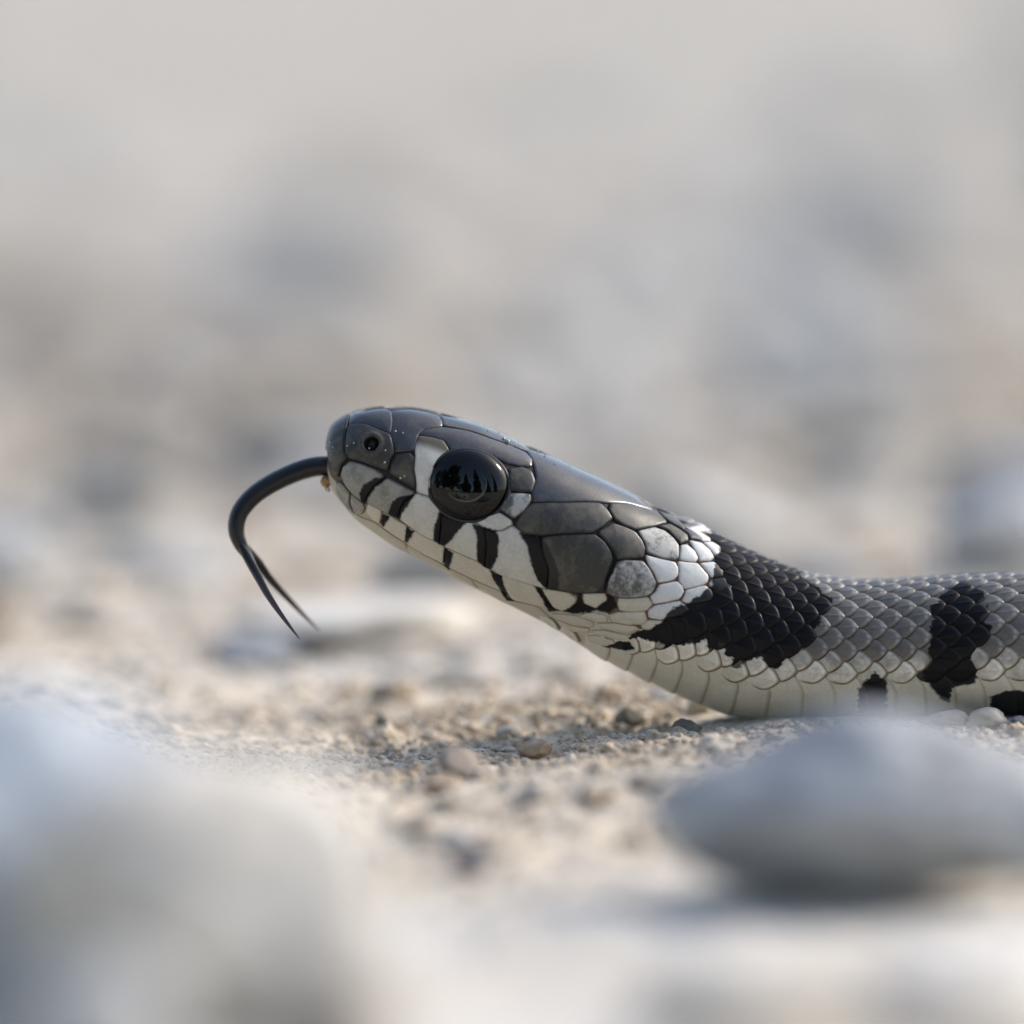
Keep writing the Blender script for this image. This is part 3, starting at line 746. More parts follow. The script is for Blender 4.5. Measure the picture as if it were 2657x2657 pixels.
# ------------------------------------------------------------------ head shields traced on the flank
T_, D_, L_, G_, W_, M_, C_ = 'top', 'side', 'lip', 'greylip', 'white', 'mottled', 'chin'
SHIELDS = [
    ("rostral_scale", 1, D_, True, [(200, 232), (285, 200), (262, 270), (240, 400), (245, 500), (268, 545), (215, 600), (200, 705), (160, 665), (118, 560), (92, 480), (104, 400), (130, 312)]),
    ("nasal_scale", 1, D_, False, [(278, 275), (400, 263), (500, 300), (620, 350), (640, 430), (655, 500), (620, 570), (600, 655), (480, 612), (380, 575), (272, 550), (247, 480), (252, 380)]),
    ("loreal_scale", 1, D_, False, [(670, 512), (780, 500), (822, 540), (816, 640), (830, 800), (740, 752), (612, 675), (632, 580)]),
    ("internasal_scale", 1, T_, 'm', [(292, 195), (420, 160), (560, 140), (625, 160), (635, 260), (622, 348), (500, 298), (400, 260), (278, 270)]),
    ("prefrontal_scale", 1, T_, 'm', [(632, 158), (800, 150), (960, 180), (1025, 200), (1048, 240), (1050, 282), (900, 308), (850, 352), (832, 430), (812, 482), (664, 495), (642, 425), (624, 348)]),
    ("frontal_scale", 1, T_, True, [(1030, 195), (1200, 225), (1400, 290), (1600, 370), (1740, 440), (1790, 500), (1700, 470), (1560, 415), (1450, 378), (1250, 312), (1060, 278), (1050, 240)]),
    ("brow_scale", 1, T_, False, [(900, 312), (1050, 286), (1250, 318), (1450, 385), (1620, 442), (1750, 502), (1803, 560), (1798, 615), (1700, 612), (1590, 585), (1450, 520), (1300, 482), (1120, 478), (1065, 400), (960, 370), (855, 352)]),
    ("preocular_scale", 1, L_, False, [(852, 362), (955, 372), (1060, 400), (1112, 478), (1040, 540), (985, 620), (950, 720), (955, 862), (842, 830), (820, 640), (830, 540), (828, 450)]),
    ("postocular_scale", 1, D_, False, [(1600, 640), (1720, 622), (1805, 665), (1832, 745), (1800, 832), (1720, 832), (1612, 812), (1605, 720)]),
    ("postocular_scale", 1, M_, False, [(1610, 840), (1700, 840), (1792, 850), (1797, 900), (1740, 992), (1652, 1052), (1575, 1000), (1535, 962), (1590, 882)]),
    ("postocular_scale", 1, L_, False, [(1340, 1080), (1440, 1020), (1540, 1000), (1632, 1062), (1642, 1100), (1560, 1140), (1470, 1150), (1390, 1118)]),
    ("upper_lip_scale", 1, G_, False, [(208, 680), (230, 610), (290, 568), (400, 598), (500, 640), (575, 700), (485, 772), (428, 860), (400, 908), (320, 850), (250, 770)]),
    ("upper_lip_scale", 1, G_, False, [(580, 702), (700, 760), (830, 832), (745, 882), (702, 960), (682, 1035), (610, 1010), (520, 960), (408, 908), (434, 860), (492, 775)]),
    ("upper_lip_scale", 1, L_, False, [(836, 834), (950, 870), (1042, 960), (1045, 1020), (1040, 1120), (1028, 1252), (860, 1165), (692, 1042), (712, 960), (760, 890)]),
    ("upper_lip_scale", 1, L_, False, [(1048, 1010), (1130, 1045), (1270, 1072), (1335, 1084), (1402, 1120), (1424, 1250), (1412, 1440), (1340, 1392), (1200, 1332), (1088, 1282), (1034, 1256), (1050, 1140)]),
    ("upper_lip_scale", 1, L_, False, [(1405, 1122), (1480, 1152), (1560, 1146), (1642, 1108), (1750, 1180), (1858, 1202), (1890, 1300), (1945, 1470), (1925, 1630), (1750, 1582), (1546, 1518), (1480, 1472), (1418, 1442), (1430, 1250)]),
    ("upper_lip_scale", 2, D_, False, [(335, 885), (500, 860), (780, 860), (860, 920), (910, 990), (930, 1060), (900, 1150), (872, 1240), (860, 1340), (700, 1350), (560, 1340), (392, 1312), (404, 1150), (344, 980)]),
    ("temple_scale", 2, M_, False, [(960, 1090), (1040, 1070), (1180, 1080), (1240, 1150), (1300, 1270), (1262, 1350), (1200, 1382), (1050, 1392), (950, 1382), (878, 1342), (890, 1240), (930, 1160)]),
    ("temple_scale", 2, D_, False, [(120, 760), (190, 640), (262, 602), (500, 600), (820, 600), (890, 662), (932, 732), (840, 802), (760, 852), (500, 858), (330, 872), (200, 862), (130, 810)]),
    ("parietal_scale", 2, T_, 'm', [(195, 150), (245, 210), (268, 280), (292, 400), (252, 520), (262, 590), (500, 590), (800, 588), (890, 600), (1050, 604), (1180, 638), (1278, 664), (1200, 615), (1100, 550), (900, 450), (600, 310), (400, 222)]),
    ("temple_scale", 2, D_, False, [(900, 606), (1050, 611), (1180, 646), (1290, 672), (1392, 770), (1280, 802), (1120, 832), (1020, 792), (942, 742), (892, 664)]),
    ("temple_scale", 2, D_, False, [(800, 842), (930, 766), (1030, 800), (1120, 840), (1182, 920), (1206, 990), (1182, 1060), (1050, 1066), (970, 1072), (932, 990), (862, 912)]),
    ("temple_scale", 2, M_, False, [(1130, 836), (1280, 806), (1370, 840), (1440, 900), (1486, 960), (1481, 1060), (1440, 1086), (1330, 1062), (1210, 1012), (1190, 930)]),
    ("nape_scale", 2, D_, False, [(1300, 800), (1395, 776), (1480, 820), (1552, 872), (1562, 920), (1490, 952), (1440, 892), (1380, 832)]),
    ("nape_scale", 2, D_, False, [(1290, 668), (1400, 708), (1530, 796), (1540, 850), (1480, 812), (1400, 766), (1340, 722)]),
    ("nape_scale", 2, D_, False, [(1480, 812), (1560, 832), (1662, 902), (1664, 922), (1570, 912), (1542, 862)]),
    ("nape_scale", 2, W_, False, [(1530, 800), (1620, 830), (1740, 900), (1752, 926), (1670, 922), (1650, 892), (1570, 832)]),
    ("nape_scale", 8, W_, False, [(545, 870), (920, 960), (966, 1040), (962, 1130), (900, 1190), (710, 1222), (660, 1100), (580, 980)]),
    ("nape_scale", 8, W_, False, [(950, 952), (1200, 976), (1270, 1050), (1342, 1140), (1322, 1222), (1240, 1262), (1040, 1302), (964, 1200), (972, 1080)]),
    ("nape_scale", 8, W_, False, [(720, 1240), (950, 1200), (1020, 1262), (1032, 1332), (980, 1422), (800, 1462), (650, 1482), (612, 1390), (690, 1320)]),
    ("nape_scale", 8, W_, False, [(1050, 1312), (1300, 1252), (1382, 1312), (1402, 1382), (1350, 1450), (1100, 1492), (1000, 1442), (1042, 1362)]),
    ("nape_scale", 8, W_, False, [(660, 1502), (980, 1442), (1060, 1502), (1100, 1562), (1000, 1622), (750, 1682), (590, 1652), (582, 1562)]),
    ("nape_scale", 8, C_, False, [(220, 1402), (590, 1402), (642, 1482), (570, 1562), (420, 1582), (230, 1562), (202, 1482)]),
    ("nape_scale", 8, C_, False, [(100, 1622), (220, 1584), (550, 1592), (572, 1680), (500, 1742), (320, 1732), (130, 1702)]),
    ("nape_scale", 8, C_, False, [(580, 1684), (760, 1692), (850, 1702), (760, 1800), (550, 1815), (492, 1752)]),
    ("nape_scale", 8, W_, False, [(986, 752), (1070, 746), (1170, 830), (1212, 920), (1170, 970), (1040, 956), (972, 932)]),
    ("nape_scale", 8, W_, False, [(1090, 692), (1240, 722), (1360, 822), (1410, 912), (1360, 952), (1226, 956), (1212, 900), (1150, 800)]),
    ("nape_scale", 8, W_, False, [(1262, 722), (1390, 716), (1500, 790), (1490, 860), (1430, 906), (1372, 822)]),
    ("nape_scale", 8, W_, False, [(1222, 980), (1400, 962), (1480, 1010), (1532, 1080), (1522, 1152), (1400, 1166), (1352, 1132), (1282, 1042)]),
    ("nape_scale", 8, W_, False, [(1390, 1172), (1540, 1152), (1632, 1240), (1642, 1312), (1600, 1362), (1450, 1352), (1342, 1242)]),
    ("lower_lip_scale", 1, G_, False, [(175, 745), (205, 735), (290, 825), (285, 920), (335, 1008), (258, 950), (205, 880), (172, 810)]),
    ("lower_lip_scale", 1, G_, False, [(297, 830), (395, 912), (412, 960), (390, 1002), (340, 1008), (290, 920)]),
    ("lower_lip_scale", 1, C_, False, [(430, 915), (548, 982), (532, 1084), (480, 1062), (415, 992)]),
    ("lower_lip_scale", 1, C_, False, [(560, 992), (640, 1038), (762, 1112), (742, 1242), (650, 1182), (548, 1108)]),
    ("lower_lip_scale", 1, C_, False, [(774, 1118), (900, 1192), (1082, 1290), (1064, 1424), (900, 1342), (746, 1246)]),
    ("lower_lip_scale", 1, C_, False, [(1090, 1294), (1340, 1402), (1468, 1482), (1492, 1562), (1560, 1654), (1300, 1545), (1076, 1436)]),
    ("lower_lip_scale", 1, C_, False, [(1474, 1482), (1640, 1550), (1838, 1612), (1895, 1722), (1975, 1800), (1846, 1772), (1646, 1724), (1565, 1650), (1500, 1570)]),
    ("lower_lip_scale", 2, C_, False, [(345, 1308), (560, 1342), (632, 1402), (582, 1482), (520, 1497), (440, 1464), (385, 1382)]),
    ("lower_lip_scale", 2, C_, False, [(640, 1352), (860, 1352), (892, 1402), (800, 1472), (720, 1452), (655, 1402)]),
    ("chin_scale", 1, C_, False, [(205, 890), (260, 958), (340, 1014), (480, 1072), (740, 1250), (760, 1300), (640, 1262), (480, 1160), (330, 1040), (225, 925)]),
    ("chin_scale", 1, C_, False, [(760, 1258), (900, 1346), (1070, 1440), (1300, 1552), (1360, 1630), (1250, 1580), (1000, 1450), (790, 1340)]),
    ("chin_scale", 1, C_, False, [(1310, 1556), (1560, 1660), (1646, 1732), (1850, 1782), (1960, 1880), (1780, 1830), (1560, 1740), (1390, 1650)]),
    ("throat_scale", 7, C_, False, [(730, 832), (900, 838), (1070, 864), (1262, 942), (1250, 1000), (1000, 972), (800, 892)]),
    ("throat_scale", 7, C_, False, [(1070, 850), (1200, 808), (1420, 852), (1432, 930), (1270, 932), (1100, 872)]),
    ("throat_scale", 7, C_, False, [(1450, 872), (1600, 816), (1900, 804), (1912, 880), (1860, 950), (1700, 970), (1500, 932)]),
    ("throat_scale", 7, C_, False, [(1290, 952), (1500, 948), (1800, 992), (1750, 1060), (1600, 1062), (1350, 1002)]),
    ("throat_scale", 7, C_, False, [(1240, 1042), (1400, 1036), (1700, 1106), (1650, 1160), (1450, 1132), (1280, 1082)]),
    ("throat_scale", 7, C_, False, [(800, 902), (1000, 984), (1200, 1012), (1200, 1052), (1000, 1052), (830, 972)]),
    ("throat_scale", 7, C_, False, [(1180, 1102), (1300, 1100), (1500, 1162), (1530, 1202), (1370, 1228), (1220, 1190)]),
]
CLS = {  # base colour, mottle colour, mottle amount, roughness, edge colour, edge width, relief
    T_: ((0.020, 0.0195, 0.017), (0.040, 0.037, 0.030), 0.7, 0.17, (0.012, 0.011, 0.014), 3.0, 3.0),
    D_: ((0.032, 0.031, 0.025), (0.080, 0.073, 0.055), 0.85, 0.33, (0.008, 0.008, 0.008), 10.0, 5.6),
    G_: ((0.30, 0.295, 0.255), (0.13, 0.125, 0.105), 0.55, 0.40, (0.06, 0.055, 0.05), 5.0, 4.2),
    L_: ((0.56, 0.55, 0.49), (0.26, 0.24, 0.20), 0.25, 0.40, (0.20, 0.18, 0.15), 4.5, 4.5),
    C_: ((0.52, 0.495, 0.405), (0.42, 0.38, 0.30), 0.3, 0.42, (0.33, 0.28, 0.21), 3.5, 1.6),
    W_: ((0.57, 0.585, 0.565), (0.42, 0.42, 0.40), 0.22, 0.34, (0.26, 0.16, 0.13), 3.0, 4.5),
    M_: ((0.36, 0.36, 0.335), (0.075, 0.074, 0.066), 0.95, 0.34, (0.03, 0.024, 0.022), 6.0, 6.6),
}

snake = empty("snake")
tag(snake, "young grey snake with black bars and raised head flicking its black forked tongue", "snake")
snake.location = (0.012, 0.0, 0.0)
SO = np.array([0.012, 0, 0])
def local(Ppx):
    return Ppx * U - SO

def chaikin(p, n=2):
    for _ in range(n):
        q = np.empty((len(p) * 2, 2))
        nx = np.roll(p, -1, 0)
        q[0::2] = 0.78 * p + 0.22 * nx
        q[1::2] = 0.22 * p + 0.78 * nx
        p = q
    return p

def resample(p, n):
    c = np.vstack([p, p[:1]])
    d = np.concatenate([[0], np.cumsum(np.hypot(*np.diff(c, axis=0).T))])
    t = np.linspace(0, d[-1], n, endpoint=False)
    return np.stack([np.interp(t, d, c[:, 0]), np.interp(t, d, c[:, 1])], -1), d[-1]

def poly_area(p):
    x, y = p[:, 0], p[:, 1]; return 0.5 * np.sum(x * np.roll(y, -1) - np.roll(x, -1) * y)

def inset(p, g):
    if poly_area(p) < 0:
        p = p[::-1]
    t = np.roll(p, -1, 0) - np.roll(p, 1, 0)
    t /= np.maximum(np.hypot(t[:, 0], t[:, 1]), 1e-9)[:, None]
    return p + np.stack([-t[:, 1], t[:, 0]], -1) * g

def shield_mesh(poly, cls, seed, name, gap=-1.3):
    base, mott, mamt, rough, ecol, ew, H = CLS[cls]
    cen = poly.mean(0)
    _, loc = surf(np.array([cen[0]]), np.array([cen[1]]))
    # local metric factors
    p0, _ = surf(np.array([cen[0] - 3, cen[0] + 3]), np.array([cen[1]] * 2)); p1, _ = surf(np.array([cen[0]] * 2), np.array([cen[1] - 0.02, cen[1] + 0.02]))
    fs = np.linalg.norm(p0[1] - p0[0]) / 6; ft = np.linalg.norm(p1[1] - p1[0]) / 0.04
    q = np.stack([(poly[:, 0] - cen[0]) * fs, (poly[:, 1] - cen[1]) * ft], -1)
    nx_ = np.roll(q, -1, 0)
    ln_ = np.hypot(*(nx_ - q).T)[:, None]; f_ = np.clip(25.0 / np.maximum(ln_, 1), 0, 0.4)
    q = np.stack([q, q + (nx_ - q) * f_, q + (nx_ - q) * (1 - f_)], 1).reshape(-1, 2)
    q = chaikin(q, 3)
    _, per = resample(q, 10)
    n = int(np.clip(per / 3.0, 36, 260))
    q, _ = resample(q, n)
    q = inset(q, gap)
    a = poly_area(q); x, y = q[:, 0], q[:, 1]; x1, y1 = np.roll(x, -1), np.roll(y, -1); cr = x * y1 - x1 * y
    c = np.array([((x + x1) * cr).sum(), ((y + y1) * cr).sum()]) / (6 * a)
    rad = np.hypot(q[:, 0] - c[0], q[:, 1] - c[1])
    m = int(np.clip(np.percentile(rad, 75) / 3.2, 6, 34))
    rr = np.concatenate([[1.0, 1.0], np.linspace(0.985, 0.0, m + 2)[1:-1]])
    rr = np.concatenate([[1.0, 1.0, 0.985], np.linspace(0.955, 0.06, m)])
    V2 = c + (q - c)[None] * rr[:, None, None]
    V2 = np.concatenate([V2.reshape(-1, 2), c[None]])
    d = seg_dist(V2[:, 0], V2[:, 1], q)
    d[:2 * n] = 0
    w = 7.0
    k = 1 - np.clip(d / w, 0, 1)
    mx = max(d.max(), 1)
    h = 0.4 + H * np.sqrt(np.clip(1 - k * k, 0, 1)) + 2.6 * (1 - (1 - d / mx) ** 2)
    h[:n] = -4.0
    s = V2[:, 0] / fs + cen[0]; th = V2[:, 1] / ft + cen[1]
    h = h + pit(s, th)
    P, N = surf(s, th)
    P = P + N * h[:, None]
    # colour
    t = th * RM
    n1_ = fbm(s / 26 + seed, t / 26, seed=61, octv=4); n2_ = fbm(s / 5 + seed, t / 5, seed=62, octv=3)
    f = np.clip(smooth(n1_ + 0.5 * n2_, -0.35, 0.55) * mamt, 0, 1)[:, None]
    col = np.array(base) * (1 - f) + np.array(mott) * f
    col = col * (1 + 0.07 * math.sin(seed * 12.9))
    e = (1 - smooth(d + 2.0 * n2_, 0.2 * ew, ew))[:, None] * 0.9
    col = col * (1 - e) + np.array(ecol) * e
    if name == "preocular_scale":
        u = smooth(V2[:, 1] * -1, 8, 42)[:, None]
        col = col * (1 - u) + np.array([0.085, 0.078, 0.058]) * u
    bk = pattern(s, np.abs(th))[:, None]
    col = col * (1 - bk) + np.array([0.003, 0.003, 0.0035]) * bk
    pn = pit(s, th); dark = smooth(-pn, 1, 9)[:, None]
    col = col * (1 - dark) + 0.004 * dark
    rg = np.full((len(col), 1), rough) + 0.05 * (1 - smooth(d, 0, 6))[:, None]
    col = np.concatenate([np.clip(col, 0.002, 0.9), rg], 1)
    nr = len(rr)
    quads = grid_quads(nr, n, True)[:, ::-1]
    last = (nr - 1) * n
    tris = np.stack([last + np.arange(n), last + (np.arange(n) + 1) % n, np.full(n, len(V2) - 1)], -1)
    return P, quads, tris, col

# continuous skin of the whole animal
gs = np.concatenate([np.arange(0, 24, 2.0), np.arange(24, ss[22], 3.5), np.arange(ss[22] + 3, ss[29] + 60, 5.0), np.linspace(ss[29] + 66, S_END, 420)])
gt = np.radians(np.linspace(-180, 180, 320, endpoint=False))
Sg, Tg = np.meshgrid(gs, gt, indexing='ij')
Pk, Nk = surf(Sg, Tg)
dep = np.zeros(Sg.shape)
hd = Sg < 400
dep[hd] = pit(Sg[hd], Tg[hd]) * 1.1
dep = np.where(dep < -2, dep - 8, dep)
Pk = Pk + Nk * (dep - 1.0)[..., None]
ck = body_color(Sg, Tg)
td = np.degrees(np.abs(Tg))
headk = (1 - smooth(Sg, ss[15], ss[17]))[..., None]
hc = np.where((td > 118)[..., None], np.array([0.42, 0.385, 0.30]), np.array([0.022, 0.020, 0.019]))
lipz = (smooth(td, 92, 104) * (1 - smooth(td, 118, 124)))[..., None]
hc = hc * (1 - lipz) + np.array([0.11, 0.09, 0.07]) * lipz
gapc = ck * np.where((td > 104)[..., None], np.array([0.5, 0.44, 0.34]), np.array([0.14, 0.13, 0.12]))
wmask = (ck[..., 0] > 0.5) & (td < 112)
thr_ = ((1 - smooth(Sg, ss[19], ss[21])) * smooth(td, 104, 114))[..., None]
gapc = gapc * (1 - thr_) + ck * 0.8 * thr_
gapc = np.where(wmask[..., None], np.array([0.13, 0.08, 0.065]), gapc)
sk = gapc * (1 - headk) + hc * headk
pk_ = pattern(Sg, Tg)[..., None]
sk = sk * (1 - pk_) + 0.005 * pk_
sk = np.concatenate([np.clip(sk, 0.002, 0.9), np.full(sk.shape[:2] + (1,), 0.5)], -1)
nu, nv = Sg.shape
vk = local(Pk.reshape(-1, 3))
tipv = local((Pk[0].mean(0))[None]); endv = local((Pk[-1].mean(0))[None])
vk = np.concatenate([vk, tipv, endv])
sk2 = np.concatenate([sk.reshape(-1, 4), sk[0, :1], sk[-1, :1]])
j = np.arange(nv)
caps = np.concatenate([np.stack([np.full(nv, nu * nv), j, (j + 1) % nv], -1), np.stack([np.full(nv, nu * nv + 1), (nu - 1) * nv + (j + 1) % nv, (nu - 1) * nv + j], -1)])
body = mesh_obj("body", vk, grid_quads(nu, nv, True), caps, M_SCALE, snake, sk2)

traced = []
for k, (nm, z, cls, mid, pts) in enumerate(SHIELDS):
    p = inv(zz_pts(z, pts))
    if mid:
        tp = p[:, 1] < math.radians(9 if nm != "rostral_scale" else 16)
        p[tp, 1] = 0.0
    traced.append(p.copy())
    if mid is True:
        nz = p[p[:, 1] > 1e-4]
        z0 = p[p[:, 1] <= 1e-4]
        # order so that the chain runs from one midline end to the other
        idx = [i for i in range(len(p)) if p[i, 1] > 1e-4]
        brk = [i for i in idx if (i - 1) % len(p) not in idx]
        chain = []
        i = brk[0] if brk else 0
        while p[i % len(p), 1] > 1e-4 and len(chain) < len(p):
            chain.append(p[i % len(p)]); i += 1
        chain = np.array(chain)
        ends = z0[np.argsort(z0[:, 0])] if len(z0) else np.zeros((0, 2))
        first = chain[0]
        if len(ends) >= 2:
            a_, b_ = ends[0], ends[-1]
            if abs(first[0] - a_[0]) > abs(first[0] - b_[0]):
                a_, b_ = b_, a_
            chain = np.concatenate([[a_], chain, [b_]])
            mir = chain[1:-1][::-1] * np.array([1, -1])
        else:
            mir = chain[::-1] * np.array([1, -1])
        full = np.concatenate([chain, mir])
        P, q, t, c = shield_mesh(full, cls, k + 1, nm)
        mesh_obj(nm, local(P), q, t, M_SCALE, body, c)
        continue
    P, q, t, c = shield_mesh(p, cls, k + 1, nm)
    mesh_obj(nm, local(P), q, t, M_SCALE, body, c)
    Pm = P.copy(); Pm[:, 1] *= -1       # the head lies in the plane y = 0: other side is its mirror image
    mesh_obj(nm, local(Pm), q[:, ::-1], t[:, ::-1], M_SCALE, body, c)

# ------------------------------------------------------------------ body scales
tr_m = [np.stack([p[:, 0], p[:, 1] * RM], -1) for p in traced]
def covered(s, t):
    pt = np.array([s]), np.array([abs(t) * RM])
    for p in tr_m:
        if p[:, 0].min() - 14 < s < p[:, 0].max() + 14:
            if in_poly(pt[0], pt[1], p)[0] or (abs(t) > 2.05 and seg_dist(pt[0], pt[1], p)[0] < 12):
                return True
    return False

TH_ROW = math.radians(9.2)
TH_V = math.radians(112.5)
PS = 77.0
def thv(s_):
    return np.radians(np.interp(s_, [ss[17], ss[18], ss[19], ss[20], ss[21], ss[22], ss[24]], [150, 142, 132, 125, 121, 117, 112.5]))
def pitch_at(s_):
    return 61.0 + 15.0 * smooth(s_, ss[17], ss[24])
col_nodes = [ss[12]]
while col_nodes[-1] < S_END - 100:
    col_nodes.append(col_nodes[-1] + float(pitch_at(col_nodes[-1])))
col_nodes = np.array(col_nodes)
def col_s(c):
    return float(np.interp(c, np.arange(len(col_nodes)), col_nodes))
def scale_patch(s0, t0, hl, hw_t, lift, nseg=(13, 11), keel=True, seed=0, coarse=False):
    """one overlapping scale: centre (s0,t0), half length hl (px along s), half width in radians"""
    nr, na = (3, 12) if coarse else (10, 40)
    ang = np.linspace(0, 2 * math.pi, na, endpoint=False)
    ex = 1.55
    cu = np.sign(np.cos(ang)) * np.abs(np.cos(ang)) ** (2 / ex)
    cv = np.sign(np.sin(ang)) * np.abs(np.sin(ang)) ** (2 / ex)
    # blunter free end
    bl = np.where(cu > 0, 1.0, 1.0)
    cv = cv * np.where(cu > 0, 1 + 0.16 * np.sin(np.clip(cu, 0, 1) * math.pi), 1.0)
    rr = np.concatenate([[1.0, 1.0], np.linspace(0.95, 0.12, nr)])
    u = np.concatenate([(rr[:, None] * cu).ravel(), [0.0]]); v = np.concatenate([(rr[:, None] * cv).ravel(), [0.0]])
    rho = np.concatenate([np.repeat(rr, na), [0.0]])
    s = s0 + u * hl; th = t0 + v * hw_t
    ed = np.sqrt(np.clip(1 - np.clip((rho - 0.72) / 0.28, 0, 1) ** 2, 0, 1))
    h = -2.5 + (lift + 2.5) * smooth(u, -0.95, 0.75) * (0.35 + 0.65 * ed) + 2.6 * (1 - v * v) * ed * smooth(u, -0.9, 0.2)
    if keel:
        h = h + 1.5 * np.exp(-(v / 0.09) ** 2) * smooth(rho, 1.0, 0.6)
    h[:na] = -4.0
    P, N = surf(s, th)
    P = P + N * h[:, None]
    col = body_color(s, th, abs(math.degrees(t0)))
    rs = np.random.default_rng(seed)
    col = col * (1 + rs.uniform(-0.13, 0.13))
    dark = (col.mean(1) < 0.2)
    rim = smooth(rho, 0.79, 0.93) if abs(t0) < 1.45 else smooth(rho, 0.70, 0.86)
    rim = rim * smooth(u, -0.55, 0.1)
    rimc = np.where(dark[:, None], col * 0.2, col * np.array([0.34, 0.29, 0.21]))
    td_ = np.degrees(abs(t0))
    if col.mean() > 0.45 and td_ < 100:
        rimc = np.broadcast_to(np.array([0.24, 0.15, 0.12]), col.shape)
    col = col * (1 - rim[:, None]) + rimc * rim[:, None]
    inner = (smooth(rho, 0.55, 0.74) * (1 - smooth(rho, 0.76, 0.86)) * smooth(u, 0.0, 0.4))[:, None]
    col = col * (1 + 0.35 * inner)
    bk = pattern(s, th)
    bm = bk[(u > -0.35) & (rho < 0.97)].mean()
    bk = smooth(0.6 * bm + 0.4 * bk, 0.38, 0.58)[:, None]
    if not coarse and td_ < 96:
        # apical pits, their bright reflection painted as a pale pair near the free end
        for sg_ in (-1, 1):
            g = np.exp(-(((u - 0.66) * hl / 4.0) ** 2 + ((v - sg_ * 0.2) * hw_t * RM / 4.0) ** 2))[:, None]
            col = col * (1 - 0.75 * g) + np.array([0.36, 0.36, 0.35]) * 0.75 * g
    col = col * (1 - bk) + np.array([0.003, 0.003, 0.004]) * bk
    rg = 0.32 + 0.10 * bk
    col = np.concatenate([np.clip(col, 0.002, 0.9), rg], 1)
    nrr = len(rr)
    q = grid_quads(nrr, na, True)[:, ::-1]
    last = (nrr - 1) * na
    t = np.stack([last + np.arange(na), last + (np.arange(na) + 1) % na, np.full(na, len(s) - 1)], -1)
    return P, q, t, col

cands = []
s_lat0 = ss[12]
ncol = len(col_nodes) - 2
c_vent = math.floor(np.searchsorted(col_nodes, ss[18])) - 1.75
s_vent = col_s(c_vent)
for jx in range(ncol):
    for row in range(-17, 18):
        t0 = row * TH_ROW
        s0 = col_s(jx + 0.5 * (row % 2))
        if abs(t0) > thv(s0) - 0.55 * TH_ROW and s0 > s_vent - 40:
            continue
        if abs(t0) > math.radians(165) or covered(s0, t0):
            continue
        if s0 < ss[24]:
            Pc, _ = surf(np.array([s0]), np.array([abs(t0)]))
            pc, _ = project(Pc[0] * U)
            xl = np.interp(pc[1], [1300, 1360, 1405, 1438, 1467, 1498, 1529, 1550, 1570, 1612, 1643, 1660, 1700], [1690, 1770, 1846, 1856, 1852, 1872, 1890, 1846, 1796, 1738, 1680, 1610, 1565])
            if pc[0] < xl - 8 and not (abs(t0) > math.radians(121) and s0 < s_vent - 30):
                continue
        cands.append((s0, t0, row, jx))
vis_list, rest = [], []
for s0, t0, row, jx in cands:
    P, N = surf(np.array([s0]), np.array([t0]))
    W_ = P[0] * U
    pp, dp = project(W_)
    facing = -((W_ - CAM) / np.linalg.norm(W_ - CAM)) @ N[0]
    seen = facing > -0.05 and -40 < pp[0] < 2700 and s0 < ss[29] + 80
    (vis_list if seen else rest).append((facing, s0, t0, row, jx))
vis_list.sort(reverse=True)
parts = vis_list[:300]
rest += vis_list[300:]
def params(s0, t0):
    td_ = abs(math.degrees(t0))
    loc = np.interp(s0, sg, gb) / 180.0
    lift = 8.5 if td_ < 97 else 6.5
    if s0 < ss[19] and td_ > 90:
        lift = 2.5
    hl = (0.66 if td_ < 96 else 0.68) * float(pitch_at(s0))
    hw = TH_ROW * 1.10 if td_ < 96 else TH_ROW * 1.18
    return hl, hw, lift
for f_, s0, t0, row, jx in parts:
    hl, hw, lift = params(s0, t0)
    P, q, t, c = scale_patch(s0, t0, hl, hw, lift, seed=row * 1000 + jx + 50000)
    mesh_obj("body_scale", local(P), q, t, M_SCALE, body, c)
V, Q, T, Cc = [], [], [], []; off = 0
for f_, s0, t0, row, jx in rest:
    hl, hw, lift = params(s0, t0)
    lift *= min(1.0, np.interp(s0, sg, gb) / 180.0)
    P, q, t, c = scale_patch(s0, t0, hl, hw, lift, seed=row * 1000 + jx + 50000, coarse=s0 > ss[29] + 80 or abs(t0) > 0.6)
    V.append(P); Q.append(q + off); T.append(t + off); Cc.append(c); off += len(P)
ob = mesh_obj("further_body_scales", local(np.concatenate(V)), np.concatenate(Q), np.concatenate(T), M_SCALE, body, np.concatenate(Cc))
ob["kind"] = "stuff"

